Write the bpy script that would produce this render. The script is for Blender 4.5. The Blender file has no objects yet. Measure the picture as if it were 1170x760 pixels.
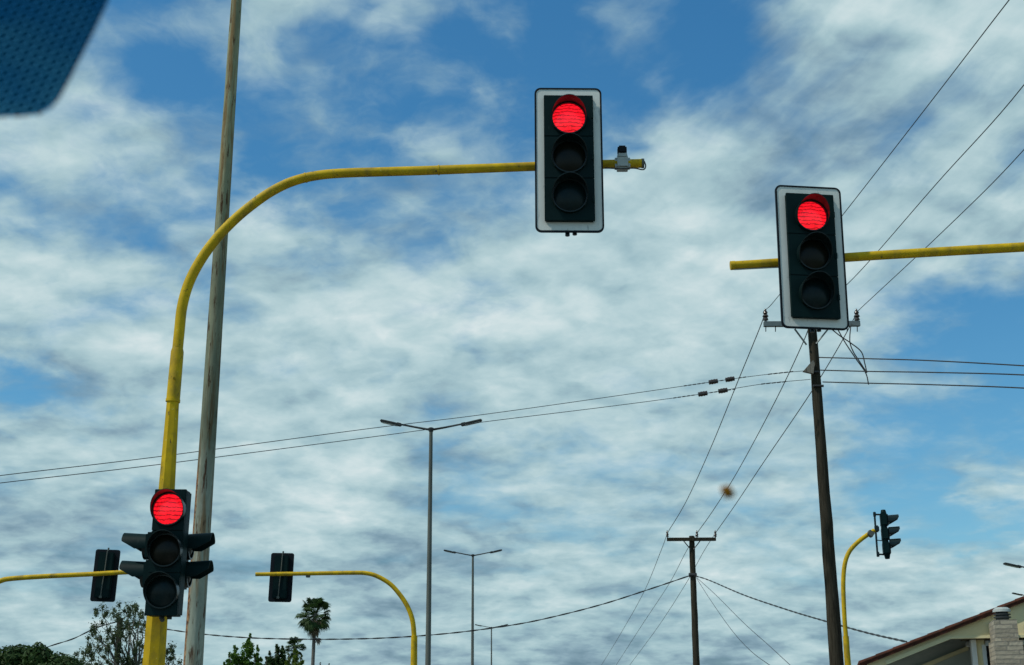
import bpy, bmesh, math, random
from mathutils import Vector, Matrix, noise as mnoise
rad = math.radians
random.seed(7)
S = bpy.context.scene
COL = S.collection

# ------------------------------------------------------------------ camera
F = 1530.0                      # focal length in photo pixels (photo 1170 x 760)
PITCH = rad(16.28)
CAM = Vector((0, 0, 1.35))
ROLL = math.asin(0.0042 / math.cos(PITCH))
FW = Vector((0, math.cos(PITCH), math.sin(PITCH)))
R0 = Vector((1, 0, 0)); U0 = R0.cross(FW)
RT = R0 * math.cos(ROLL) - U0 * math.sin(ROLL)
UP = U0 * math.cos(ROLL) + R0 * math.sin(ROLL)
cd = bpy.data.cameras.new('camera'); cam = bpy.data.objects.new('camera', cd); COL.objects.link(cam)
cam.matrix_world = Matrix(((RT.x, UP.x, -FW.x, CAM.x), (RT.y, UP.y, -FW.y, CAM.y), (RT.z, UP.z, -FW.z, CAM.z), (0, 0, 0, 1)))
cd.sensor_width = 36; cd.lens = F / 1170 * 36; cd.clip_start = 0.05; cd.clip_end = 5000
cd.dof.use_dof = True; cd.dof.focus_distance = 14.0; cd.dof.aperture_fstop = 11.5
S.camera = cam

# ------------------------------------------------------------------ exposure
S.view_settings.view_transform = 'Standard'; S.view_settings.look = 'None'
S.view_settings.exposure = 0.0; S.view_settings.gamma = 1.0

# ------------------------------------------------------------------ sun
SUN_EL, SUN_AZ = rad(55), rad(-111)       # azimuth from +Y (view direction), towards +X positive
sdir = Vector((math.sin(SUN_AZ) * math.cos(SUN_EL), math.cos(SUN_AZ) * math.cos(SUN_EL), math.sin(SUN_EL)))
sl = bpy.data.lights.new('sun', 'SUN'); sl.energy = 2.9; sl.angle = rad(1.5); sl.color = (1.0, 0.95, 0.86)
so = bpy.data.objects.new('sun', sl); COL.objects.link(so)
so.rotation_euler = (-sdir).to_track_quat('-Z', 'Y').to_euler()

# ------------------------------------------------------------------ world: sky and clouds
# cloud cover by direction (rows from high to low, columns from left to right), 0 clear blue .. 9 solid cloud
COVER = """
444335366656645312321247888888
444211463123214111310156888887
554421355432221111111367887556
566653323532144122246777765577
676665544422354333578886667886
565545422233443457888877887786
425566675546656667888889988888
776545676677688878899999999998
888865577778887888788888766552
877787757888898898898888764212
877877889888888888888688664321
256877888888888888888888655432
776777788886568877678876443322
889878999798888788878777634343
787788998888635655456667632178
777678789987774788777555643212
886667778877778655788767566468
767777788888887888888877899999
888788888888888788788888887788
878787788888888788788888888888
""".split()
TONE = """
555565666677666555555557888776
555555665555556555555556657776
556655678555565555555556566555
667765565655565555567666544566
777765666555565556788754556665
666666655555555667776556666665
555667775555666666777766777777
776655675667888877678877777776
887766567778887787677888876676
888787656788898788788877776555
776776778787778777778677666555
444666777778767777777766666665
655455677675457666766766666556
888776776687678888856666666656
566666788786445666566677665578
444456669986566577765666555566
654445566733454665678667676668
764555566545566766788877898888
676666567765567776556666555567
577767765564665544565456554555
""".split()

def bil(grid, fx, fy):
    w, h = len(grid[0]), len(grid)
    fx = min(max(fx, 0), w - 1.001); fy = min(max(fy, 0), h - 1.001)
    i, j = int(fx), int(fy); a, b = fx - i, fy - j
    g = lambda x, y: int(grid[y][x]) / 9.0
    return (g(i, j) * (1 - a) + g(i + 1, j) * a) * (1 - b) + (g(i, j + 1) * (1 - a) + g(i + 1, j + 1) * a) * b

W = bpy.data.worlds.new("World"); S.world = W; W.use_nodes = True
nt = W.node_tree; nt.nodes.clear(); L = nt.links

def setin(tree, sock, v):
    if isinstance(v, bpy.types.NodeSocket): tree.links.new(v, sock)
    else: sock.default_value = v
def MA(op, a, b=0.0, c=0.0, tree=None, clamp=False):
    tree = tree or nt
    n = tree.nodes.new('ShaderNodeMath'); n.operation = op; n.use_clamp = clamp
    setin(tree, n.inputs[0], a); setin(tree, n.inputs[1], b); setin(tree, n.inputs[2], c)
    return n.outputs[0]
def VM(op, a, b=(0, 0, 0), s=1.0, tree=None):
    tree = tree or nt
    n = tree.nodes.new('ShaderNodeVectorMath'); n.operation = op
    setin(tree, n.inputs[0], a); setin(tree, n.inputs[1], b)
    if op == 'SCALE': setin(tree, n.inputs['Scale'], s)
    return n.outputs['Value'] if op in ('DOT_PRODUCT', 'LENGTH', 'DISTANCE') else n.outputs[0]
def NOISE(vec, scale, detail=5, rough=0.5, lac=2.0, dist=0.0, tree=None, col=False):
    tree = tree or nt
    n = tree.nodes.new('ShaderNodeTexNoise'); setin(tree, n.inputs['Vector'], vec)
    n.inputs['Scale'].default_value = scale; n.inputs['Detail'].default_value = detail
    n.inputs['Roughness'].default_value = rough; n.inputs['Lacunarity'].default_value = lac
    n.inputs['Distortion'].default_value = dist
    return n.outputs['Color'] if col else n.outputs['Fac']
def RANGE(v, a, b, c=0.0, d=1.0, smooth=False, tree=None):
    tree = tree or nt
    n = tree.nodes.new('ShaderNodeMapRange'); n.interpolation_type = 'SMOOTHSTEP' if smooth else 'LINEAR'
    setin(tree, n.inputs[0], v)
    for k, q in enumerate((a, b, c, d)): setin(tree, n.inputs[k + 1], q)
    return n.outputs[0]
def lin(c):
    return tuple(((x / 255) / 12.92 if x / 255 <= 0.04045 else ((x / 255 + 0.055) / 1.055) ** 2.4) for x in c) + (1.0,)
def RAMP(fac, stops, interp='LINEAR', tree=None):
    tree = tree or nt
    n = tree.nodes.new('ShaderNodeValToRGB'); r = n.color_ramp; r.interpolation = interp
    setin(tree, n.inputs[0], fac)
    while len(r.elements) > 1: r.elements.remove(r.elements[-1])
    r.elements[0].position = stops[0][0]; r.elements[0].color = stops[0][1]
    for p, c in stops[1:]:
        e = r.elements.new(p); e.color = c
    return n.outputs[0]

tc = nt.nodes.new('ShaderNodeTexCoord')
D = VM('NORMALIZE', tc.outputs['Generated'])
sp = nt.nodes.new('ShaderNodeSeparateXYZ'); L.new(D, sp.inputs[0]); dx, dy, dz = sp.outputs
zc = MA('MAXIMUM', dz, 0.0)
den = MA('ADD', zc, 0.27)
cb = nt.nodes.new('ShaderNodeCombineXYZ')
L.new(MA('DIVIDE', dx, den), cb.inputs[0]); L.new(MA('DIVIDE', dy, den), cb.inputs[1])
P = cb.outputs[0]
AZ = MA('MULTIPLY', MA('ARCTAN2', dx, dy), 180 / math.pi)
EL = MA('MULTIPLY', MA('ARCSINE', dz), 180 / math.pi)
# ragged edges: shift the lookup by noise
wn = VM('SUBTRACT', NOISE(P, 7.0, 4, 0.55, col=True), (0.5, 0.5, 0.5))
wn2 = VM('SUBTRACT', NOISE(P, 24.0, 3, 0.5, col=True), (0.5, 0.5, 0.5))
ws = nt.nodes.new('ShaderNodeSeparateXYZ'); L.new(VM('ADD', VM('SCALE', wn, s=4.0), VM('SCALE', wn2, s=1.6)), ws.inputs[0])
AZw = MA('ADD', AZ, ws.outputs[0]); ELw = MA('ADD', EL, MA('MULTIPLY', ws.outputs[1], 0.7))
A0, E0, DE, NR, NS = 22.0, 1.5, 1.5, 21, 31
fac = RANGE(AZw, -A0, A0)
t = MA('MINIMUM', MA('MAXIMUM', MA('DIVIDE', MA('SUBTRACT', ELw, E0), DE), 0.0), NR - 1.0)
acc = None
for j in range(NR):
    el = rad(E0 + DE * j); stops = []
    for i in range(NS):
        az = rad(-A0 + 2 * A0 * i / (NS - 1))
        d = Vector((math.sin(az) * math.cos(el), math.cos(az) * math.cos(el), math.sin(el)))
        q = d.dot(FW); px = 585 + F * d.dot(RT) / q; py = 380 - F * d.dot(UP) / q
        stops.append((i / (NS - 1), (bil(COVER, (px - 19.5) / 39, (py - 19) / 38), min(1, max(0, (bil(TONE, (px - 19.5) / 39, (py - 19) / 38) - 0.66) * 1.35 + 0.63)), 0, 1)))
    col = RAMP(fac, stops, 'CARDINAL')
    w = MA('MAXIMUM', MA('SUBTRACT', 1.0, MA('ABSOLUTE', MA('SUBTRACT', t, float(j)))), 0.0)
    term = VM('SCALE', col, s=w)
    acc = term if acc is None else VM('ADD', acc, term)
sa = nt.nodes.new('ShaderNodeSeparateXYZ'); L.new(acc, sa.inputs[0])
# outside the mapped part of the sky the clouds go on at random
inside = MA('MULTIPLY', RANGE(MA('ABSOLUTE', AZ), 20.0, 30.0, 1.0, 0.0, True), RANGE(EL, 30.0, 38.0, 1.0, 0.0, True))
big = RANGE(NOISE(P, 1.6, 3, 0.5), 0.35, 0.62, 0.1, 0.95)
def LERP(a, b, f): return MA('ADD', a, MA('MULTIPLY', MA('SUBTRACT', b, a), f))
cover = LERP(big, sa.outputs[0], inside); tone = LERP(0.6, sa.outputs[1], inside)
PW = VM('ADD', P, VM('SCALE', wn, s=0.10))
fb = NOISE(PW, 5.0, 10, 0.60)
fbl = NOISE(PW, 9.0, 6, 0.55)
fb2 = NOISE(VM('SCALE', PW, s=0.972), 9.0, 6, 0.55)
soft = NOISE(P, 26.0, 5, 0.5)
low = NOISE(P, 5.5, 3, 0.5)
# wind-drawn bands: slanting high on the right, level near the horizon
def band(ang, ka, kn, seed):
    c_, s_ = math.cos(rad(ang)), math.sin(rad(ang))
    al = MA('ADD', MA('MULTIPLY', AZw2, c_ * ka), MA('MULTIPLY', ELw2, s_ * ka)); ac = MA('ADD', MA('MULTIPLY', AZw2, -s_ * kn), MA('MULTIPLY', ELw2, c_ * kn))
    q = nt.nodes.new('ShaderNodeCombineXYZ'); L.new(al, q.inputs[0]); L.new(ac, q.inputs[1]); q.inputs[2].default_value = seed
    return MA('SUBTRACT', NOISE(q.outputs[0], 1.0, 5, 0.5), 0.5)
AZw2 = MA('ADD', AZ, MA('MULTIPLY', ws.outputs[0], 0.35)); ELw2 = MA('ADD', EL, MA('MULTIPLY', ws.outputs[1], 0.35))
m_hi = MA('MULTIPLY', RANGE(AZ, 2.0, 9.0, 0.0, 1.0, True), RANGE(EL, 15.0, 20.0, 0.0, 1.0, True))
m_lo = RANGE(EL, 7.0, 13.0, 1.0, 0.0, True)
bh_ = MA('MULTIPLY', band(33, 0.10, 0.55, 3.0), m_hi); bl_ = MA('MULTIPLY', band(0, 0.16, 1.0, 8.0), m_lo)
m_mid = MA('MULTIPLY', RANGE(AZ, 2.0, 9.0, 1.0, 0.0, True), MA('MULTIPLY', RANGE(EL, 8.0, 12.0, 0.0, 1.0, True), RANGE(EL, 20.0, 25.0, 1.0, 0.0, True)))
bm_ = MA('MULTIPLY', band(17, 0.14, 0.55, 5.0), MA('MULTIPLY', m_mid, 0.8))
bands = MA('ADD', MA('ADD', bh_, bl_), bm_)
calm = MA('MULTIPLY', MA('SUBTRACT', 1.0, MA('MULTIPLY', cover, 0.35)), MA('SUBTRACT', 1.0, MA('MULTIPLY', MA('MAXIMUM', m_hi, m_lo), 0.45)))
dens = MA('ADD', cover, MA('MULTIPLY', MA('MULTIPLY', MA('SUBTRACT', fb, 0.5), 1.5), calm))
dens = MA('ADD', dens, MA('MULTIPLY', bands, 0.75))
dens = MA('ADD', dens, MA('MULTIPLY', MA('MULTIPLY', MA('SUBTRACT', NOISE(PW, 15.0, 7, 0.55), 0.5), 0.7), calm))
dens = MA('ADD', dens, MA('MULTIPLY', MA('SUBTRACT', low, 0.5), 0.25))
opac = RANGE(dens, 0.17, 0.88, 0.0, 0.98, True)
relief = MA('MULTIPLY', MA('SUBTRACT', fbl, fb2), 0.85)
tn = MA('ADD', tone, MA('ADD', relief, MA('MULTIPLY', MA('SUBTRACT', soft, 0.5), 0.35)))
tn = MA('ADD', tn, MA('MULTIPLY', MA('SUBTRACT', low, 0.5), 0.75))
tn = MA('ADD', tn, MA('MULTIPLY', bands, 0.8))
tn = MA('ADD', tn, MA('MULTIPLY', MA('SUBTRACT', fb, 0.5), 0.35))
tn = MA('ADD', tn, MA('MULTIPLY', MA('SUBTRACT', NOISE(PW, 17.0, 6, 0.5), 0.5), 0.5))
tn = MA('MULTIPLY', tn, 0.8)
ccol = RAMP(tn, [(0.08, lin((108, 138, 155))), (0.28, lin((136, 165, 180))), (0.48, lin((162, 192, 200))), (0.66, lin((182, 208, 213))), (0.82, lin((200, 220, 223))), (1.0, lin((220, 232, 233)))])
sky = nt.nodes.new('ShaderNodeTexSky'); sky.sky_type = 'NISHITA'; sky.sun_disc = False
sky.sun_elevation = SUN_EL; sky.sun_rotation = SUN_AZ % (2 * math.pi)
sky.air_density = 1.0; sky.dust_density = 0.6; sky.ozone_density = 2.5
sc3 = nt.nodes.new('ShaderNodeSeparateXYZ'); L.new(VM('SCALE', sky.outputs[0], s=0.1), sc3.inputs[0])
cc3 = nt.nodes.new('ShaderNodeCombineXYZ')
for k, (pw_, mu_) in enumerate(((1.4, 9.8), (1.0, 10.3), (0.8, 10.0))): L.new(MA('MULTIPLY', MA('POWER', sc3.outputs[k], pw_), mu_), cc3.inputs[k])
tint = cc3.outputs[0]
bg1 = nt.nodes.new('ShaderNodeBackground'); L.new(tint, bg1.inputs[0]); bg1.inputs[1].default_value = 0.10
bg2 = nt.nodes.new('ShaderNodeBackground'); L.new(ccol, bg2.inputs[0]); bg2.inputs[1].default_value = 1.0
mx = nt.nodes.new('ShaderNodeMixShader'); L.new(opac, mx.inputs[0]); L.new(bg1.outputs[0], mx.inputs[1]); L.new(bg2.outputs[0], mx.inputs[2])
wo = nt.nodes.new('ShaderNodeOutputWorld'); L.new(mx.outputs[0], wo.inputs[0])
W.cycles.sampling_method = 'MANUAL'; W.cycles.sample_map_resolution = 256

# ------------------------------------------------------------------ helpers
def at(px, py, Y):
    """world point on the plane y=Y seen at photo pixel (px, py)"""
    d = FW * F + RT * (px - 585) + UP * (380 - py)
    return CAM + d * (Y / d.y)
def pxm(n, p):
    """size in metres of n photo pixels at point p"""
    return n * (p - CAM).dot(FW) / F

class MB:
    def __init__(s): s.v = []; s.f = []
    def add(s, vs, fs):
        b = len(s.v); s.v += [Vector(v) for v in vs]; s.f += [tuple(b + i for i in f) for f in fs]
    def box(s, c, size, M=None, bev=0.0):
        x, y, z = [q / 2 for q in size]; c = Vector(c)
        if bev <= 0:
            vs = [Vector((i, j, k)) for i in (-x, x) for j in (-y, y) for k in (-z, z)]
            fs = [(0, 1, 3, 2), (4, 6, 7, 5), (0, 4, 5, 1), (2, 3, 7, 6), (0, 2, 6, 4), (1, 5, 7, 3)]
        else:
            bm = bmesh.new(); bmesh.ops.create_cube(bm, size=1)
            for v in bm.verts: v.co = Vector((v.co.x * 2 * x, v.co.y * 2 * y, v.co.z * 2 * z))
            bmesh.ops.bevel(bm, geom=list(bm.edges), offset=bev, segments=2, affect='EDGES')
            bm.verts.ensure_lookup_table()
            vs = [v.co.copy() for v in bm.verts]; fs = [tuple(v.index for v in f.verts) for f in bm.faces]; bm.free()
        s.add([c + (M @ v if M else v) for v in vs], fs)
    def tube(s, pts, rs, n=12, cap=True, phase=0.0, jit=0.0):
        pts = [Vector(p) for p in pts]
        if not isinstance(rs, (list, tuple)): rs = [rs] * len(pts)
        vs = []; fs = []; u = None
        for i, p in enumerate(pts):
            d = (pts[min(i + 1, len(pts) - 1)] - pts[max(i - 1, 0)]).normalized()
            if u is None:
                ref = Vector((0, 1, 0)) if abs(d.y) < 0.9 else Vector((1, 0, 0))
                u = (ref - d * ref.dot(d)).normalized()
            else: u = (u - d * u.dot(d)).normalized()
            w = d.cross(u)
            for k in range(n):
                a = 2 * math.pi * k / n + phase
                r = rs[i] * (1 + jit * mnoise.noise(Vector((math.cos(a) * 1.5, math.sin(a) * 1.5, p.z * 1.7))))
                vs.append(p + u * (math.cos(a) * r) + w * (math.sin(a) * r))
        for i in range(len(pts) - 1):
            for k in range(n):
                a, b = i * n + k, i * n + (k + 1) % n
                fs.append((a, b, b + n, a + n))
        if cap:
            fs.append(tuple(range(n - 1, -1, -1))); fs.append(tuple((len(pts) - 1) * n + k for k in range(n)))
        s.add(vs, fs)
    def prism(s, poly, y0, y1):
        """polygon of (x, z) extruded along y"""
        n = len(poly)
        vs = [(x, y0, z) for x, z in poly] + [(x, y1, z) for x, z in poly]
        fs = [tuple(range(n)), tuple(range(2 * n - 1, n - 1, -1))] + [(i, i + n, (i + 1) % n + n, (i + 1) % n) for i in range(n)]
        s.add(vs, fs)
    def slab(s, poly, y0, y1, hole):
        """rounded frame: outer poly and inner poly of the same length, extruded"""
        n = len(poly)
        vs = [(x, y0, z) for x, z in poly] + [(x, y0, z) for x, z in hole] + [(x, y1, z) for x, z in poly] + [(x, y1, z) for x, z in hole]
        fs = []
        for i in range(n):
            j = (i + 1) % n
            fs += [(i, j, n + j, n + i), (2 * n + i, 3 * n + i, 3 * n + j, 2 * n + j), (i, 2 * n + i, 2 * n + j, j), (n + i, n + j, 3 * n + j, 3 * n + i)]
        s.add(vs, fs)

def obj(name, mb, mat, parent=None, world=False, smooth=True, label=None):
    me = bpy.data.meshes.new(name)
    off = Vector(parent.location) if (world and parent) else Vector((0, 0, 0))
    me.from_pydata([tuple(v - off) for v in mb.v], [], mb.f)
    bm = bmesh.new(); bm.from_mesh(me)
    bmesh.ops.recalc_face_normals(bm, faces=bm.faces)
    if smooth:
        for f in bm.faces: f.smooth = True
        for e in bm.edges:
            if len(e.link_faces) == 2 and e.calc_face_angle(0) > rad(38): e.smooth = False
    bm.to_mesh(me); bm.free()
    me.materials.append(mat)
    o = bpy.data.objects.new(name, me); COL.objects.link(o)
    if parent: o.parent = parent
    if label: o['label'] = label
    return o
def thing(name, label, cat, loc=(0, 0, 0), group=None, rz=0.0):
    o = bpy.data.objects.new(name, None); o.empty_display_size = 0.2; COL.objects.link(o)
    o.location = loc; o.rotation_euler = (0, 0, rz); tag(o, label, cat, group); return o
def tag(o, label, cat, group=None):
    o['label'] = label; o['category'] = cat
    if group: o['group'] = group
    return o
def struct(name, mb, mat, smooth=False):
    o = obj(name, mb, mat, smooth=smooth); o['kind'] = 'structure'; return o
def copy_tree(o, parent=None):
    c = o.copy(); COL.objects.link(c)
    if parent: c.parent = parent
    for ch in list(o.children): copy_tree(ch, c)
    return c
def smooth_path(pts, n=6):
    pts = [Vector(p) for p in pts]; out = []
    P_ = [pts[0] * 2 - pts[1]] + pts + [pts[-1] * 2 - pts[-2]]
    for i in range(1, len(P_) - 2):
        a, b, c, d = P_[i - 1:i + 3]
        for k in range(n):
            q = k / n
            out.append(0.5 * ((2 * b) + (c - a) * q + (2 * a - 5 * b + 4 * c - d) * q * q + (3 * b - a - 3 * c + d) * q ** 3))
    out.append(pts[-1]); return out
def rrect(w, h, r, n=5, cz=0.0, cx=0.0):
    out = []
    for sx, sz, a0 in ((1, 1, 0), (-1, 1, 90), (-1, -1, 180), (1, -1, 270)):
        for k in range(n + 1):
            a = rad(a0 + 90 * k / n)
            out.append((cx + sx * (w / 2 - r) + r * math.cos(a), cz + sz * (h / 2 - r) + r * math.sin(a)))
    return out

# ------------------------------------------------------------------ materials
MATS = {}
def material(name, base, rough=0.6, metal=0.0, var=None, var_scale=4.0, stretch=(1, 1, 1), bump=0.0, bump_scale=30.0,
             patches=None, spec=0.5, thresh=(0.45, 0.6)):
    """procedural material: base colour, mottling (var), patches = (colour, scale, lo, hi, stretch)"""
    m = bpy.data.materials.new(name); m.use_nodes = True; T = m.node_tree
    b = T.nodes['Principled BSDF']; b.inputs['Roughness'].default_value = rough; b.inputs['Metallic'].default_value = metal
    b.inputs['Specular IOR Level'].default_value = spec
    tcn = T.nodes.new('ShaderNodeTexCoord'); geo = T.nodes.new('ShaderNodeNewGeometry')
    mp = T.nodes.new('ShaderNodeMapping'); T.links.new(geo.outputs['Position'], mp.inputs[0]); mp.inputs['Scale'].default_value = stretch
    vec = mp.outputs[0]; col = None
    base = tuple(base) + (1,)
    if var:
        col = RAMP(NOISE(vec, var_scale, 5, 0.6, tree=T), [(0.3, base), (0.7, tuple(var) + (1,))], tree=T)
    if patches:
        for (pc, ps, lo, hi, st) in patches:
            mp2 = T.nodes.new('ShaderNodeMapping'); T.links.new(geo.outputs['Position'], mp2.inputs[0]); mp2.inputs['Scale'].default_value = st
            f = RANGE(NOISE(mp2.outputs[0], ps, 6, 0.65, tree=T), lo, hi, tree=T)
            mixn = T.nodes.new('ShaderNodeMix'); mixn.data_type = 'RGBA'; T.links.new(f, mixn.inputs[0])
            if col is None: mixn.inputs[6].default_value = base
            else: T.links.new(col, mixn.inputs[6])
            mixn.inputs[7].default_value = tuple(pc) + (1,); col = mixn.outputs[2]
    if col is None: b.inputs['Base Color'].default_value = base
    else: T.links.new(col, b.inputs['Base Color'])
    if bump:
        bn = T.nodes.new('ShaderNodeBump'); bn.inputs['Strength'].default_value = bump; bn.inputs['Distance'].default_value = 0.01
        T.links.new(NOISE(vec, bump_scale, 6, 0.6, tree=T), bn.inputs['Height']); T.links.new(bn.outputs[0], b.inputs['Normal'])
    return m
M = {}
M['yellow'] = material('yellow_paint', (0.66, 0.44, 0.008), 0.6, spec=0.15, var=(0.42, 0.275, 0.012), var_scale=6, bump=0.15, bump_scale=60,
                       patches=[((0.24, 0.17, 0.03), 5, 0.50, 0.72, (1, 1, 0.6)), ((0.10, 0.07, 0.03), 22, 0.62, 0.68, (1, 1, 0.5)), ((0.66, 0.55, 0.15), 30, 0.66, 0.70, (1, 1, 1))])
M['grey_steel'] = material('weathered_galvanised_steel', (0.27, 0.29, 0.27), 0.55, 0.25, var=(0.38, 0.39, 0.35), var_scale=5, stretch=(1, 1, 0.35), bump=0.2, bump_scale=40,
                       patches=[((0.16, 0.075, 0.03), 5.0, 0.55, 0.66, (1.6, 1.6, 0.22)), ((0.07, 0.045, 0.03), 9, 0.62, 0.68, (1.5, 1.5, 0.4))])
M['wood'] = material('creosoted_wood', (0.024, 0.021, 0.014), 0.95, spec=0.05, var=(0.062, 0.055, 0.040), var_scale=9, stretch=(3, 3, 0.25), bump=0.8, bump_scale=14,
                       patches=[((0.02, 0.015, 0.012), 14, 0.58, 0.64, (3, 3, 0.12))])
M['wood_grey'] = material('bleached_wood', (0.16, 0.145, 0.115), 0.9, var=(0.24, 0.22, 0.18), var_scale=9, stretch=(3, 3, 0.25), bump=0.8, bump_scale=14,
                       patches=[((0.05, 0.04, 0.03), 14, 0.56, 0.64, (3, 3, 0.12))])
M['dark_plastic'] = material('dark_signal_plastic', (0.001, 0.011, 0.0115), 0.5, var=(0.002, 0.016, 0.016), var_scale=5, bump=0.05, spec=0.10,
                       patches=[((0.015, 0.03, 0.028), 16, 0.64, 0.74, (1, 1, 0.4))])
M['visor'] = material('signal_visor_plastic', (0.003, 0.010, 0.010), 0.3, var=(0.005, 0.015, 0.015), var_scale=8, spec=0.35)
M['board_black'] = material('backboard_black', (0.004, 0.007, 0.011), 0.55, var=(0.007, 0.011, 0.015), var_scale=6, spec=0.15)
M['board_white'] = material('reflective_white_border', (0.76, 0.79, 0.73), 0.6, var=(0.64, 0.67, 0.62), var_scale=5, stretch=(1, 1, 0.4),
                       patches=[((0.25, 0.27, 0.25), 14, 0.60, 0.75, (1, 1, 0.35))])
M['lamp_steel'] = material('dark_galvanised_steel', (0.075, 0.085, 0.075), 0.6, 0.0, spec=0.3, var=(0.12, 0.13, 0.11), var_scale=3, stretch=(1, 1, 0.3))
M['lamp_dark'] = material('lamp_head_grey', (0.03, 0.036, 0.036), 0.6, 0.0, spec=0.3, var=(0.05, 0.055, 0.055))
M['wire'] = material('wire_black', (0.018, 0.019, 0.02), 0.5, var=(0.03, 0.03, 0.03))
M['wire_thin'] = material('bare_wire_grey', (0.035, 0.045, 0.052), 0.45, 0.4, var=(0.06, 0.065, 0.07))
M['insulator'] = material('dark_porcelain', (0.035, 0.022, 0.018), 0.2, var=(0.05, 0.04, 0.03))
M['galv'] = material('galvanised_arm', (0.13, 0.16, 0.16), 0.5, 0.4, var=(0.2, 0.23, 0.22), var_scale=6, patches=[((0.09, 0.06, 0.04), 8, 0.6, 0.7, (1, 1, 1))])
M['clear_grey'] = material('grey_moulded_plastic', (0.33, 0.37, 0.35), 0.35, var=(0.42, 0.45, 0.42), var_scale=20)
M['bark'] = material('bark', (0.10, 0.085, 0.065), 0.95, var=(0.17, 0.15, 0.12), var_scale=6, stretch=(2, 2, 0.4), bump=0.8)
M['palebark'] = material('smooth_grey_bark', (0.17, 0.16, 0.14), 0.9, var=(0.10, 0.09, 0.075), var_scale=4, stretch=(2, 2, 0.4), bump=0.5)
M['deadfrond'] = material('dead_frond', (0.13, 0.095, 0.055), 0.9, var=(0.20, 0.15, 0.09), var_scale=4)
def leafmat(name, a, b, trans=0.35, sc=1.2):
    m = material(name, a, 0.65, var=b, var_scale=sc, spec=0.25); T = m.node_tree
    bs = T.nodes['Principled BSDF']; out = T.nodes['Material Output']
    tr = T.nodes.new('ShaderNodeBsdfTranslucent'); src = bs.inputs['Base Color'].links[0].from_socket
    T.links.new(src, tr.inputs[0])
    mxx = T.nodes.new('ShaderNodeMixShader'); mxx.inputs[0].default_value = trans
    T.links.new(bs.outputs[0], mxx.inputs[1]); T.links.new(tr.outputs[0], mxx.inputs[2]); T.links.new(mxx.outputs[0], out.inputs[0])
    return m
M['leaf_dark'] = leafmat('dark_foliage', (0.018, 0.045, 0.010), (0.04, 0.085, 0.018), 0.3)
M['leaf_euc'] = leafmat('grey_green_foliage', (0.055, 0.085, 0.035), (0.10, 0.135, 0.06), 0.4)
M['leaf_fresh'] = leafmat('fresh_green_foliage', (0.06, 0.15, 0.018), (0.12, 0.23, 0.03), 0.5)
M['leaf_yellow'] = leafmat('yellow_green_foliage', (0.08, 0.14, 0.012), (0.13, 0.19, 0.02), 0.45)
M['leaf_palm'] = leafmat('palm_frond', (0.022, 0.055, 0.015), (0.05, 0.095, 0.025), 0.3)

def emissive_lens(name):
    m = bpy.data.materials.new(name); m.use_nodes = True; T = m.node_tree
    b = T.nodes['Principled BSDF']; b.inputs['Roughness'].default_value = 0.25
    b.inputs['Base Color'].default_value = (0.25, 0.01, 0.012, 1)
    tcn = T.nodes.new('ShaderNodeTexCoord'); s3 = T.nodes.new('ShaderNodeSeparateXYZ'); T.links.new(tcn.outputs['Object'], s3.inputs[0])
    wob = MA('MULTIPLY', NOISE(tcn.outputs['Object'], 14, 3, 0.6, tree=T), 9.0, tree=T)
    ph = MA('ADD', MA('MULTIPLY', s3.outputs[2], 2 * math.pi / 0.034, tree=T), wob, tree=T)
    band = RANGE(MA('SINE', ph, tree=T), 0.40, 0.95, 1.0, 0.30, tree=T)
    vo = T.nodes.new('ShaderNodeTexVoronoi'); vo.inputs['Scale'].default_value = 62; T.links.new(tcn.outputs['Object'], vo.inputs['Vector'])
    band = MA('MULTIPLY', band, RANGE(vo.outputs['Distance'], 0.25, 0.75, 1.15, 0.75, tree=T), tree=T)
    band = MA('MULTIPLY', band, RANGE(NOISE(tcn.outputs['Object'], 9, 2, 0.5, tree=T), 0.3, 0.7, 0.70, 1.15, tree=T), tree=T)
    fine = RANGE(NOISE(tcn.outputs['Object'], 60, 3, 0.6, tree=T), 0.3, 0.7, 0.85, 1.1, tree=T)
    st = MA('MULTIPLY', band, fine, tree=T)
    b.inputs['Emission Color'].default_value = (1.0, 0.008, 0.020, 1)
    T.links.new(MA('MULTIPLY', st, 1.25, tree=T), b.inputs['Emission Strength'])
    return m
M['lens_red'] = emissive_lens('lit_red_lens')
M['lens_amber'] = material('unlit_amber_lens', (0.006, 0.007, 0.004), 0.3, var=(0.009, 0.009, 0.005), var_scale=25, spec=0.2)
M['lens_green'] = material('unlit_green_lens', (0.002, 0.010, 0.010), 0.3, var=(0.004, 0.015, 0.015), var_scale=25, spec=0.2)
M['lens_off'] = material('unlit_lens', (0.003, 0.007, 0.009), 0.3, var=(0.005, 0.011, 0.012), var_scale=25, spec=0.2)

# ------------------------------------------------------------------ the ground, the road (below the frame)
M['earth'] = material('dry_grass_ground', (0.09, 0.085, 0.045), 0.95, var=(0.06, 0.08, 0.03), var_scale=0.4, bump=0.6, bump_scale=4)
M['asphalt'] = material('asphalt', (0.045, 0.045, 0.047), 0.9, var=(0.06, 0.06, 0.06), var_scale=0.8, bump=0.5, bump_scale=60, patches=[((0.03, 0.03, 0.03), 0.5, 0.55, 0.62, (1, 0.3, 1))])
M['paving'] = material('concrete_paving', (0.28, 0.27, 0.25), 0.9, var=(0.2, 0.19, 0.18), var_scale=1.2, bump=0.4, bump_scale=20)
M['mark'] = material('road_paint', (0.75, 0.75, 0.72), 0.7, var=(0.5, 0.5, 0.48), var_scale=3)
g = MB(); g.add([(-2500, -500, 0), (2500, -500, 0), (2500, 4500, 0), (-2500, 4500, 0)], [(0, 1, 2, 3)]); struct('ground', g, M['earth'])
r = MB()
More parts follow.
